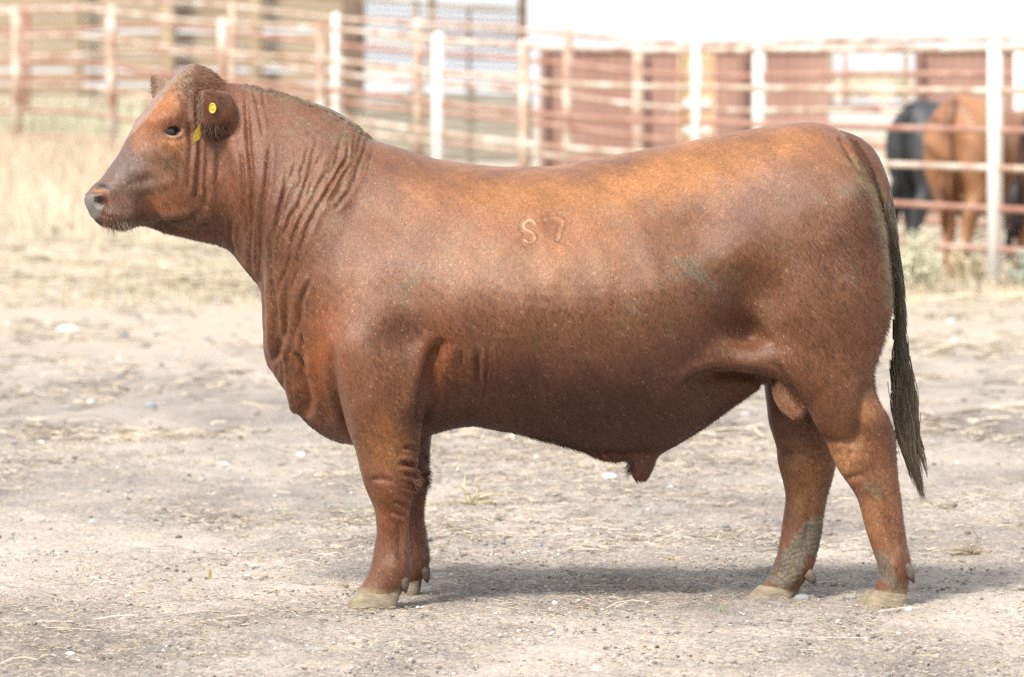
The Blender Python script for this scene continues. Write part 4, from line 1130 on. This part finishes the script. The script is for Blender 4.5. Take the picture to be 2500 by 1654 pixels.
for V, F, c_ in parts:
    SV.append(V); SF.append(F + off); SCo.append(c_); off += len(V)
so = mesh_obj('gravel', np.concatenate(SV), np.concatenate(SF), vcol_mat('pebble', .75)); add_color2(so.data, np.clip(np.concatenate(SCo), 0, .85))
tag(so, 'small pale pebbles and clods strewn over the dirt', 'gravel', kind='stuff')

def gpt(pxx, pyy):
    """point of the ground seen at a pixel"""
    d = FW + (pxx-1250)/FPX*np.array([1., 0, 0]) + (827-pyy)/FPX*UP
    t = -CAM[2] / d[2]
    for _ in range(12):
        p_ = CAM + t*d
        t -= (p_[2] - float(gz(p_[0], p_[1]))) / d[2] * .8
    return CAM + t*d
M_st = {'grey': noise_mat('stone_grey', (.20, .19, .175), (.33, .31, .28), 35, .8, bump=.001), 'white': noise_mat('stone_white', (.55, .53, .5), (.75, .73, .7), 30, .7, bump=.001), 'blue': noise_mat('stone_blue', (.17, .18, .19), (.27, .28, .29), 30, .7, bump=.001)}
stones = [
 (434, 1433, 38, 20, 'grey', 'smooth grey oval stone on the dirt left of the front hooves'), (531, 1440, 20, 11, 'grey', 'small flat grey stone beside the little dry seed head'),
 (604, 1408, 18, 12, 'white', 'small white stone between the dry seed head and the front hooves'), (172, 1602, 26, 18, 'white', 'white chipped stone low in the picture on the left'),
 (770, 1590, 66, 20, 'grey', 'flat buried grey stone in front of the front hooves'), (618, 1633, 60, 16, 'blue', 'bluish flat stone at the very bottom edge left of the middle'),
 (1486, 1168, 40, 18, 'white', 'bright white stone lying behind the belly of the bull'), (1522, 1404, 20, 11, 'grey', 'grey green stone in the shade under the belly'),
 (1199, 1417, 18, 14, 'blue', 'bluish stone in the shade behind the front legs'), (1355, 1475, 16, 12, 'white', 'whitish stone at the near edge of the shade'),
 (1454, 1638, 22, 18, 'white', 'pale rounded stone near the bottom edge under the belly'), (1958, 1466, 42, 24, 'blue', 'dark smooth stone touching the heel of the muddy far hind hoof'),
 (2075, 1462, 34, 16, 'grey', 'grey stone between the two hind feet'), (2218, 1492, 20, 14, 'white', 'pale stone touching the heel of the near hind hoof'),
 (735, 1113, 26, 13, 'white', 'white flat stone left of the front knee'), (168, 810, 62, 24, 'white', 'large pale flat rock far off on the left'),
 (1225, 1638, 28, 14, 'white', 'pale stone at the bottom edge near the middle'), (2193, 1549, 12, 9, 'white', 'tiny white stone in front of the near hind foot'),
 (311, 1457, 16, 11, 'white', 'small white stone just left of the grey oval stone'), (395, 1453, 14, 10, 'white', 'small white stone touching the grey oval stone in front'),
 (140, 1510, 20, 9, 'blue', 'small bluish stone low on the left edge'), (1800, 1470, 16, 10, 'blue', 'small blue grey stone left of the muddy far hind hoof')]
for (sx, sy, w_, h_, kind, lab) in stones:
    p_ = gpt(sx, sy); d_ = (p_ - CAM) @ FW; k_ = d_ / FPX
    rx, rz = w_ * k_ / 2, h_ * k_ / 2 * .95
    r = np.random.default_rng(int(sx))
    n_ = value_noise(ICV3 * 1.0, 2.2, int(sx)) * .10 + value_noise(ICV3, 6, int(sx)+1) * .035
    V = ICV3 * (1 + n_)[:, None] * np.array([rx, rx * .75, rz])
    o = mesh_obj('stone', V + p_ + [0, 0, rz*.35], ICF3, M_st[kind], None, True, loc=tuple(p_))
    tag(o, lab, 'stone', 'larger stones lying on the dirt')

# dry plants standing on the dirt
M_dry = vcol_mat('dry_stalk', .7)
def tuft(name, lab, base, items, cat='dry plant', group=None, cols=((.55, .46, .30), (.42, .34, .21)), seed=1):
    """items: (list of offsets (dx, dy, dz), width)"""
    r = np.random.default_rng(seed); V = []; F = []; C = []
    for pl, w_ in items:
        pl = np.array(pl, float) + base; K = len(pl); b0 = len(V)
        c = np.array(cols[0]) * (g_ := r.random()) + np.array(cols[1]) * (1-g_); c = c * r.uniform(.75, 1.25)
        t = np.gradient(pl, axis=0); t /= np.linalg.norm(t, axis=1, keepdims=True) + 1e-9
        u = np.cross(t, [.2, 1, .15]); u /= np.linalg.norm(u, axis=1, keepdims=True) + 1e-9; v_ = np.cross(t, u)
        for i in range(K):
            ww = w_ * (1 - .8 * (i/(K-1))**1.5)
            for k in range(4):
                a = math.pi/2*k
                V.append(pl[i] + ww * (math.cos(a)*u[i] + .5*math.sin(a)*v_[i])); C.append(c)
        for i in range(K-1):
            for k in range(4): F.append((b0+i*4+k, b0+i*4+(k+1) % 4, b0+(i+1)*4+(k+1) % 4, b0+(i+1)*4+k))
    o = mesh_obj(name, np.array(V), np.array(F), M_dry, None, True, loc=tuple(base)); add_color2(o.data, np.clip(np.array(C), 0, .9))
    return tag(o, lab, cat, group)
def arc(dx, dy, h, K=9, droop=.5, wob=.02, r=random):
    ph = r.uniform(0, 6); out = []
    for i in range(K):
        t = i/(K-1)
        out.append((dx*t + wob*math.sin(ph+t*5)*t, dy*t + wob*math.cos(ph+t*4)*t, max(h*(t*(1+droop) - droop*t*t*1.9), -.0) + .003))
    return out
random.seed(5)
b1 = gpt(1150, 1232)
it = [(arc(-.045, .02, .12, droop=.1), .0055), (arc(-.055, -.02, .075, droop=.2), .005), (arc(-.03, 0, .06), .005), (arc(.03, .02, .085, droop=.1), .006), (arc(.02, -.02, .05), .006),
      (arc(.15, .02, .06, droop=1.0), .0045), (arc(.12, -.04, .015, droop=.6), .005), (arc(.17, -.08, .02, droop=.8), .004), (arc(-.10, -.05, .015), .004), (arc(.06, .06, .03), .006)]
for _ in range(34): it.append((arc(random.gauss(0, .055), random.gauss(0, .05), abs(random.gauss(.02, .02)), wob=.01), random.uniform(.001, .0035)))
tuft('dry_plant', 'broken dry plant with thick pale curled stalks behind the front legs', b1, it, cols=((.50, .43, .31), (.38, .32, .22)))
b1 = gpt(2375, 1358)
it = [(arc(-.03, 0, .075, droop=.05), .002), (arc(-.045, .02, .06, droop=.05), .002), (arc(.01, .01, .085, droop=.0), .0018), (arc(-.09, 0, .035), .0016), (arc(.05, 0, .02), .0016), (arc(-.07, -.03, .012), .004), (arc(-.015, -.02, .05), .003)]
for _ in range(44): it.append((arc(random.gauss(-.02, .05), random.gauss(0, .04), abs(random.gauss(.018, .018)), wob=.008), random.uniform(.0008, .0024)))
tuft('dry_plant', 'small dry thorny plant on the dirt behind the near hind foot, at the right', b1, it, cols=((.45, .36, .24), (.2, .15, .1)))
b1 = gpt(512, 1415)
it = []
for i in range(60):
    a = random.uniform(0, 6.28); z0 = random.uniform(0, .024); rr = .007 * (1 - z0/.03)
    it.append(([(0, 0, z0), (math.cos(a)*rr*.6, math.sin(a)*rr*.6, z0+.005), (math.cos(a)*rr, math.sin(a)*rr, z0+.012)], .0012))
tuft('seed_head', 'little upright yellow seed head beside the small flat grey stone', b1, it, cat='seed head', cols=((.6, .5, .25), (.5, .42, .2)))
b1 = gpt(1757, 1505)
it = [(arc(random.gauss(0, .015), random.gauss(0, .015), random.uniform(.015, .05), droop=.1, wob=.003), .0008) for _ in range(26)]
tuft('weed', 'tiny grey green weed left of the hind feet', b1, it, cat='weed', cols=((.33, .36, .25), (.26, .28, .18)))
b1 = gpt(850, 1438)
it = [(arc(random.gauss(-.02, .02), random.gauss(0, .02), random.uniform(.005, .03), droop=.6, wob=.006), .0012) for _ in range(30)]
tuft('dry_grass_clump', 'curled dry grass scraps against the toe of the near front hoof', b1, it, cat='dry grass', cols=((.55, .47, .32), (.4, .33, .22)))
b1 = gpt(1640, 1370)
it = [(arc(random.gauss(0, .05), random.gauss(0, .04), random.uniform(.002, .02), droop=.3, wob=.005), .0014) for _ in range(22)]
tuft('dry_grass_clump', 'loose crossed straws on the dirt under the rear of the belly', b1, it, cat='dry grass', cols=((.6, .5, .33), (.45, .37, .24)))
# ------------------------------------------------------------------ fences
M_pipe = noise_mat('flaking_cream_paint', (.34, .19, .13), (.52, .42, .33), 2.2, .6, contrast=(.38, .54), c3=(.68, .62, .54), bump=.002, stretch=(1, 1, 1.6))
M_pink = noise_mat('rusty_pink_paint', (.32, .15, .105), (.43, .26, .20), 2.0, .65, contrast=(.38, .60), c3=(.56, .45, .37))
M_white = noise_mat('white_paint', (.66, .62, .56), (.80, .78, .74), 1.5, .5, contrast=(.3, .6))
def line_x(a, c0): return c0 * a / (1 + 2.7 * a)
def fence(name, lab, c0, posts, rails, mats, x0, x1, rr, pr):
    root = empty(name, (0, c0 - 15.4, 0)); tag(root, lab, 'fence', 'pipe fences of the cattle pens')
    def at(x, z): y = c0 - 2.7*x - 15.4; return np.array([x, y, float(gz(x, y)) + z])
    xs = np.linspace(x0, x1, 40)
    for i, z in enumerate(rails):
        mb = MB(); mb.tube([at(x, z) for x in xs], rr, 10); mb.build('rail', mats[i % len(mats)], root, True, loc=tuple(root.location))
    for (ppx, m, k) in posts:
        a = (ppx - 1250) / FPX; x = line_x(a, c0)
        mb = MB(); mb.tube([at(x, -.1) + [0, -.075, 0], at(x, rails[0] + .03) + [0, -.075, 0], at(x, rails[0] + .06) + [0, -.075, 0]], [pr*k, pr*k, pr*k*.6], 14)
        mb.build('post', m, root, True, loc=tuple(root.location))
    return root
fence('pipe_fence', 'pale pipe fence with six rails, the nearer one in front of the brown cattle', 51.7,
      [(45, M_pipe, 1.25), (275, M_pipe, 1.2), (545, M_pipe, 1.0), (785, M_pipe, 1.0), (1070, M_white, 1.15), (1280, M_pipe, 1.05), (1700, M_white, .85), (2427, M_white, 1.15)],
      [1.74, 1.43, 1.14, .86, .56, .26], [M_pipe, M_pipe, M_pink, M_pipe, M_pink, M_pink], -9, 5.6, .026, .050)
fence('pipe_fence', 'pinkish pipe fence close behind the nearer pale fence', 58.5,
      [(68, M_pink, 1.0), (570, M_pipe, 1.0), (822, M_white, 1.0), (1022, M_pipe, 1.1), (1386, M_pipe, 1.1), (1558, M_pipe, 1.1), (1852, M_white, 1.25), (2488, M_white, 1.2)],
      [1.86, 1.56, 1.24, .93, .62, .3], [M_pipe, M_pink], -9, 6.5, .027, .048)

# ------------------------------------------------------------------ sheds and walls behind
def PD(px_, py_, d): return P(px_, py_, d - 15.4)
M_rust = noise_mat('rusted_sheet_steel', (.21, .115, .09), (.29, .175, .14), 1.1, .8, contrast=(.35, .65), c3=(.33, .22, .18), stretch=(1, 1, .35))
M_dark = noise_mat('dark_weathered_timber', (.11, .075, .055), (.20, .14, .10), 3, .9, stretch=(1, 1, .3))
M_board = noise_mat('weathered_boards', (.24, .18, .12), (.37, .29, .20), 1.6, .9, contrast=(.35, .65), c3=(.52, .36, .30), stretch=(.35, 1, 2.2))
M_pole = noise_mat('brown_pole', (.25, .19, .125), (.36, .28, .19), 3, .9, stretch=(1, 1, .3))
M_cream = noise_mat('cream_boards', (.55, .46, .35), (.68, .60, .47), 2, .8, stretch=(.4, 1, 2))
M_red = noise_mat('red_oxide_steel', (.22, .08, .06), (.34, .16, .12), 2, .7)
M_yel = noise_mat('rusty_yellow_steel', (.42, .24, .12), (.58, .45, .28), 2.4, .7, contrast=(.4, .6), c3=(.62, .54, .42))

def corrugated(mb, x0, x1, y, z0, z1, pitch=.11, amp=.012, th=.02):
    n = int((x1-x0)/pitch*6)
    xs = np.linspace(x0, x1, n+1); ys = y + amp*np.sin((xs-x0)/pitch*2*math.pi)
    V = []; F = []
    for dy in (0, th):
        for x, yy in zip(xs, ys): V += [(x, yy+dy, z0), (x, yy+dy, z1)]
    m = n+1
    for i in range(n):
        F.append((2*i, 2*i+2, 2*i+3, 2*i+1)); F.append((2*m+2*i+1, 2*m+2*i+3, 2*m+2*i+2, 2*m+2*i))
        F.append((2*i+1, 2*i+3, 2*m+2*i+3, 2*m+2*i+1))
    mb.add(V, F)
def steel_wall(lab, pa, pb, d, zt):
    xa = (pa-1250)/FPX*d; xb = (pb-1250)/FPX*d; y = d-15.4
    z0 = float(gz((xa+xb)/2, y)) - .15
    root = empty('steel_wall', ((xa+xb)/2, y, z0)); tag(root, lab, 'wall')
    m = MB(); corrugated(m, xa, xb, y, z0, zt); m.build('sheet', M_rust, root, True, loc=tuple(root.location))
    for x in np.arange(xa + .05, xb, 1.15):
        m = MB(); m.box((x, y-.07, (z0+zt)/2), (.06, .06, zt-z0)); m.build('upright', M_rust, root, loc=tuple(root.location))
    m = MB(); m.box(((xa+xb)/2, y-.01, zt+.03), (xb-xa, .05, .055)); m.build('top_rail', M_pink, root, loc=tuple(root.location))
    return root
zt = 1.355 + (241-127)/FPX*66
steel_wall('long rusty corrugated steel wall behind the fences right of the dark gate post', 1318, 2022, 66, zt)
steel_wall('short rusty corrugated steel wall behind the brown cattle', 2232, 2620, 66, zt)
def beam(mb, pa, pb, d, w_, t_=.08):
    """rectangular bar between two picture points at distance d, w_ = visible width in metres"""
    A = PD(*pa, d); B = PD(*pb, d); L_ = np.linalg.norm(B-A); dirv = (B-A)/L_
    side_ = np.array([dirv[2], 0, -dirv[0]]); V = []
    for q in (A, B):
        for s1, s2 in ((-1, -1), (1, -1), (1, 1), (-1, 1)):
            V.append(q + side_*s1*w_/2 + np.array([0, s2*t_/2, 0]))
    mb.add(V, [(0, 1, 2, 3), (7, 6, 5, 4), (0, 4, 5, 1), (1, 5, 6, 2), (2, 6, 7, 3), (3, 7, 4, 0)])
# pen gate in the gap of the steel wall
root = empty('pen_gate', tuple(PD(2115, 330, 67))); tag(root, 'pale board gate filling the gap in the rusty steel wall', 'gate')
g0 = 330
for (a, c_, w_, m_) in (((2064, 118), (2064, 420), .05, M_pink), ((2156, 110), (2156, 420), .05, M_cream), ((2212, 132), (2212, 420), .06, M_pole), ((2030, 118), (2030, 420), .05, M_pole)):
    m = MB(); beam(m, a, c_, 66.6, w_); m.build('upright', m_, root, loc=tuple(root.location))
for yy, m_ in ((184, M_cream), (206, M_cream), (232, M_cream), (262, M_red), (312, M_pink), (350, M_cream)):
    m = MB(); beam(m, (2022, yy), (2230, yy), 67, .11 if m_ is M_cream else .07, .03); m.build('board', m_, root, loc=tuple(root.location))
m = MB(); beam(m, (2018, 111), (2232, 111), 66.8, .03); m.build('top_bar', M_pipe, root, loc=tuple(root.location))
# white feed trough in front of that gate
c0 = PD(2112, 330, 63)
root = empty('feed_trough', (c0[0], c0[1], float(gz(c0[0], c0[1])))); tag(root, 'white feed trough standing in front of the pale board gate', 'trough')
m = MB(); zt_ = PD(2112, 268, 63)[2]; zb_ = PD(2112, 330, 63)[2]
for sx, wx in ((-1, .38), (1, .38)):
    pass
m.add([(c0[0]-.42, c0[1]-.3, zt_), (c0[0]+.42, c0[1]-.3, zt_), (c0[0]+.42, c0[1]+.3, zt_), (c0[0]-.42, c0[1]+.3, zt_), (c0[0]-.34, c0[1]-.2, zb_), (c0[0]+.34, c0[1]-.2, zb_), (c0[0]+.34, c0[1]+.2, zb_), (c0[0]-.34, c0[1]+.2, zb_),
       (c0[0]-.39, c0[1]-.27, zt_), (c0[0]+.39, c0[1]-.27, zt_), (c0[0]+.39, c0[1]+.27, zt_), (c0[0]-.39, c0[1]+.27, zt_), (c0[0]-.32, c0[1]-.18, zb_+.04), (c0[0]+.32, c0[1]-.18, zb_+.04), (c0[0]+.32, c0[1]+.18, zb_+.04), (c0[0]-.32, c0[1]+.18, zb_+.04)],
      [(0,1,5,4), (1,2,6,5), (2,3,7,6), (3,0,4,7), (4,5,6,7), (8,12,13,9), (9,13,14,10), (10,14,15,11), (11,15,12,8), (12,15,14,13), (0,8,9,1), (1,9,10,2), (2,10,11,3), (3,11,8,0)])
m.build('tub', M_white, root, loc=tuple(root.location))
for sx in (-1, 1):
    for sy in (-1, 1):
        m = MB(); m.box((c0[0]+sx*.3, c0[1]+sy*.16, (zb_+root.location[2])/2-.02), (.05, .05, zb_-root.location[2]+.02)); m.build('leg', M_white, root, loc=tuple(root.location))
# sunlit yellow steel column
c0 = PD(1700, 300, 62); z0 = float(gz(c0[0], c0[1]))
root = empty('steel_column', (c0[0], c0[1], z0)); tag(root, 'rusty yellow steel column behind the thin white fence post', 'column')
zt_ = PD(1700, 124, 62)[2]
m = MB(); m.box((c0[0], c0[1], (z0+zt_)/2-.05), (.34, .12, zt_-z0+.1)); m.build('web', M_yel, root, loc=tuple(root.location))
for sx in (-1, 1):
    m = MB(); m.box((c0[0]+sx*.185, c0[1], (z0+zt_)/2-.05), (.028, .28, zt_-z0+.1)); m.build('flange', M_yel, root, loc=tuple(root.location))
for zz in (.2, .55, .85, 1.15):
    m = MB(); m.box((c0[0], c0[1]-.075, z0+zz+.1), (.30, .03, .07)); m.build('plate', M_white, root, loc=tuple(root.location))

# tall board windbreak on the left
root = empty('board_windbreak', tuple(PD(400, 330, 86))); tag(root, 'tall weathered board windbreak behind the fences on the left', 'windbreak')
xa = PD(-120, 0, 86)[0]; xb = PD(850, 0, 86)[0]; yb = 86-15.4; zg = float(gz(-5, yb)) - .3
rb = random.Random(3)
z = zg
while z < 4.3:
    h_ = .17
    m = MB(); m.box(((xa+xb)/2, yb + rb.uniform(-.01, .01), z + h_/2), (xb-xa, .04, h_)); m.build('board', M_board, root, loc=tuple(root.location))
    z += h_ + rb.choice((.008, .012, .02, .05))
for ppx, w_ in ((190, .16), (412, .27), (626, .20), (860, .28)):
    x = PD(ppx, 0, 85.7)[0]
    m = MB(); m.tube([(x, 85.7-15.4-.08, zg), (x, 85.7-15.4-.08, 2.0), (x, 85.7-15.4-.08, 4.6)], w_/2, 12); m.build('pole', M_pole if ppx < 800 else M_dark, root, True, loc=tuple(root.location))
# loading gate frame against the sky
root = empty('gate_frame', tuple(PD(1080, 215, 80))); tag(root, 'rusty gate frame with wire rows standing open against the sky', 'gate')
for a, c_, w_, m_, nm in (((874, -6), (1276, 29), .05, M_pole, 'top_bar'), ((1015, 0), (1015, 205), .075, M_pole, 'upright'), ((1055, -10), (1055, 205), .10, M_pole, 'upright'), ((1145, 20), (1145, 205), .035, M_dark, 'upright'), ((1276, -10), (1276, 400), .13, M_dark, 'upright'),
                          ((880, 0), (880, 360), .12, M_dark, 'upright'), ((874, 190), (1285, 216), .07, M_red, 'bottom_bar'), ((874, 172), (1285, 190), .07, M_cream, 'plank'), ((874, 98), (1285, 112), .05, M_cream, 'plank')):
    m = MB(); beam(m, a, c_, 80, w_); m.build(nm, m_, root, loc=tuple(root.location))
for (y0_, y1_) in ((44, 58), (78, 92)):
    m = MB(); A = PD(880, y0_, 79.9); B = PD(1270, y1_, 79.9)
    for k in range(41):
        c_ = A + (B-A)*k/40; m.tube([c_ + [-.045, 0, 0], c_ + [.045, 0, .0]], .016, 6)
        if k < 40: e_ = A + (B-A)*(k+1)/40; m.tube([c_ + [.04, 0, 0], (c_+e_)/2 + [0, 0, .02], e_ + [-.04, 0, 0]], .008, 5)
    m.build('wire_row', M_red, root, True, loc=tuple(root.location))
m = MB()   # fine wire mesh
for k in range(34):
    xx = 884 + k*11.6; A = PD(xx, 0, 80.05); B = PD(xx, 185, 80.05); m.tube([A, B], .0075, 4)
for k in range(14):
    yy = 4 + k*13; m.tube([PD(884, yy, 80.07), PD(1272, yy+14, 80.07)], .0075, 4)
m.build('wire_mesh', noise_mat('grey_wire', (.10, .105, .13), (.17, .175, .21), 5, .6), root, loc=tuple(root.location))
# low pen wall below that gate
root = empty('pen_wall', tuple(PD(1080, 300, 78))); tag(root, 'low grey board wall below the rusty gate frame', 'wall')
M_gb = noise_mat('grey_boards', (.16, .14, .11), (.30, .27, .21), 2.0, .9, stretch=(.4, 1, 2.5), c3=(.36, .34, .25))
for i, yy in enumerate((232, 256, 281, 305, 329, 353, 377)):
    m = MB(); beam(m, (868, yy), (1292, yy + 10), 78, .115, .04); m.build('board', M_gb, root, loc=tuple(root.location))
for ppx in (875, 1010, 1150, 1288):
    m = MB(); beam(m, (ppx, 218), (ppx, 400), 78.15, .12, .12); m.build('post', M_dark, root, loc=tuple(root.location))

# ------------------------------------------------------------------ cattle beyond the fence
lp, lq = sdf_union([(V, T, max(k, .0), sg) for V, T, k, sg in prims if sg > 0 and len(V) > 200], (-1.2, -.46, -.03), (1.16, .46, 1.48), .016)
lp = laplace(lp, edges_of(lq), np.ones(len(lp)), 4)
tl = TV.copy()
def cow(lab, rump, yaw, scale, c1, c2, tailc, slim=.9):
    """rump: where the rear end stands; yaw 0 = heading right across the picture"""
    z0 = float(gz(rump[0], rump[1]))
    m_, nt, b = new_mat('coat_' + lab.split()[0]); N_ = nt.nodes
    n = N_.new('ShaderNodeTexNoise'); n.inputs['Scale'].default_value = 2.0; tcx = N_.new('ShaderNodeTexCoord'); nt.links.new(tcx.outputs['Object'], n.inputs['Vector'])
    cr = N_.new('ShaderNodeValToRGB'); cr.color_ramp.elements[0].position = .35; cr.color_ramp.elements[1].position = .65
    cr.color_ramp.elements[0].color = (*c1, 1); cr.color_ramp.elements[1].color = (*c2, 1)
    nt.links.new(n.outputs['Fac'], cr.inputs[0]); nt.links.new(cr.outputs[0], b.inputs['Base Color']); b.inputs['Roughness'].default_value = .5
    def T_(V):
        V = V.copy(); V[:, 0] = -(V[:, 0] - 1.05); V[:, 1] *= slim
        V = V * scale
        c_, s_ = math.cos(yaw), math.sin(yaw)
        return np.stack([V[:, 0]*c_ - V[:, 1]*s_, V[:, 0]*s_ + V[:, 1]*c_, V[:, 2]], 1) + [rump[0], rump[1], z0]
    loc = (rump[0], rump[1], z0)
    bo = mesh_obj('cow', T_(lp), lq[:, ::-1].copy(), m_, None, True, loc=loc)
    tag(bo, lab, 'cow', 'cattle beyond the fence')
    mt, nt2, b2 = new_mat('tail_' + lab.split()[0]); b2.inputs['Base Color'].default_value = (*tailc, 1)
    t_ = mesh_obj('tail', T_(tl), TT[:, ::-1].copy(), mt, None, True, loc=loc); t_.parent = bo; t_.location = (0, 0, 0)
    sp = []
    for i in range(6):
        o_ = (i-2.5)*.008
        sp.append(([P(2198, 800, 0) + [o_, 0, 0], P(2200+i*2, 930, 0) + [o_*2, .01*(i % 3 - 1), 0], P(2203, 1060, 0) + [o_*2.2, 0, 0], P(2205, 1180, 0) + [o_, 0, 0]]))
    mb = MB()
    for pl in sp: mb.tube(pl, [.014, .018, .015, .004], 6)
    V = T_(np.array(mb.v)); sw = mesh_obj('tail_switch', V, mb.f, mt, None, True, loc=loc); sw.parent = bo; sw.location = (0, 0, 0)
    return bo
cow('tan brown cow seen from behind, left of the thick white fence post', (3.30, 27.95), R(56), 1.09, (.27, .12, .055), (.42, .21, .10), (.18, .08, .04))
cow('black cow half hidden behind the tan brown one', (3.14, 31.0), R(38), 1.04, (.020, .021, .024), (.045, .047, .052), (.01, .01, .01))
cow('dark red cow at the right edge behind the thick white fence post', (3.82, 27.6), R(10), 1.05, (.12, .045, .025), (.20, .08, .05), (.03, .02, .02), .95)

# ------------------------------------------------------------------ plants along the fence
random.seed(11)
def fpl(lab, x, y, n, h, spread, cols, seed, wd=.006, name='shrub', cat='shrub', grp='pale bushy plants below the fence'):
    r = random.Random(seed); base = np.array([x, y, float(gz(x, y))]); it = []
    for _ in range(n):
        a = r.uniform(0, 6.28); q = abs(r.gauss(0, 1)) * spread * .5
        ox, oy = math.cos(a)*q, math.sin(a)*q
        hh = h * r.uniform(.5, 1.1) * (1 - min(q/spread, 1)*.45)
        dx, dy = ox*.7 + r.gauss(0, .03), oy*.7
        pl = [(ox*.5 + dx*t, oy*.5 + dy*t, hh*t) for t in (0, .33, .66, 1)]
        it.append((pl, wd * r.uniform(.7, 1.5)))
        for k in range(3):   # leaves on the stem
            t = r.uniform(.3, 1); c_ = np.array([ox*.5+dx*t, oy*.5+dy*t, hh*t]); e_ = c_ + [r.gauss(0, .04), r.gauss(0, .04), r.uniform(.01, .06)]
            it.append(([c_, (c_+e_)/2 + [0, 0, .008], e_], wd*2.2))
    return tuft(name, lab, base, it, cat=cat, group=grp, cols=cols, seed=seed)
GG = ((.62, .58, .42), (.44, .43, .32)); GD = ((.40, .43, .33), (.28, .32, .25)); GS = ((.62, .53, .36), (.5, .42, .28))
fpl('pale green bush at the fence foot right beside the hanging tail', 2.86, 25.4, 110, .36, .20, GG, 51)
fpl('pale green bush in front of the black cow', 3.02, 26.6, 80, .38, .16, GG, 52)
fpl('pale yellow green bush between the hind legs of the tan cow', 3.38, 27.2, 40, .30, .16, GS, 53)
fpl('darker green bush below the dark red cow right of the thick white post', 3.80, 25.6, 110, .30, .25, GD, 54)
# tall dry grass on the rise at the left
def blades(n, x0, x1, y0, y1, h0, h1, w_, seed, cols):
    r = np.random.default_rng(seed); x = r.uniform(x0, x1, n); y = r.uniform(y0, y1, n); z = gz(x, y)
    h_ = r.uniform(h0, h1, n); a = r.uniform(0, 6.28, n); ln = r.uniform(0, .5, n)*h_
    V = np.zeros((n, 6, 3))
    for k, t in enumerate((0, .55, 1)):
        ww = w_ * (1, .8, .15)[k]
        cx = x + np.cos(a)*ln*t*t; cy = y + np.sin(a)*ln*t*t; cz = z + h_*(t - .15*t*t)
        V[:, 2*k] = np.stack([cx-ww, cy, cz], 1); V[:, 2*k+1] = np.stack([cx+ww, cy+ww*.3, cz], 1)
    b0 = (np.arange(n)*6)[:, None]
    F = np.concatenate([b0 + np.array([0, 1, 3, 2]), b0 + np.array([2, 3, 5, 4])])
    q = r.random((n, 1)); c = np.array(cols[0])*q + np.array(cols[1])*(1-q)
    return V.reshape(-1, 3), F, np.repeat(c, 6, axis=0)
parts = [blades(9000, -9, -1.2, 30, 50, .08, .42, .006, 61, ((.62, .55, .42), (.50, .42, .31))), blades(7000, -8, 0, 20, 34, .02, .12, .005, 65, ((.55, .47, .35), (.42, .35, .25))), blades(4000, -9, -2.5, 36, 50, .2, .6, .007, 62, ((.56, .45, .33), (.46, .37, .27))), blades(2500, -1.5, 6, 22, 34, .03, .16, .006, 63, ((.62, .53, .36), (.5, .42, .28))),
         blades(3000, -8, -2, 52, 64, .2, .9, .012, 64, ((.40, .42, .30), (.55, .5, .35)))]
SV = []; SF = []; SCo = []; off = 0
for V, F, c_ in parts:
    SV.append(V); SF.append(F + off); SCo.append(c_); off += len(V)
so = mesh_obj('dry_grass', np.concatenate(SV), np.concatenate(SF), M_dry); add_color2(so.data, np.concatenate(SCo))
tag(so, 'tall dry yellow grass growing on the rise below the left fence', 'grass', kind='stuff')
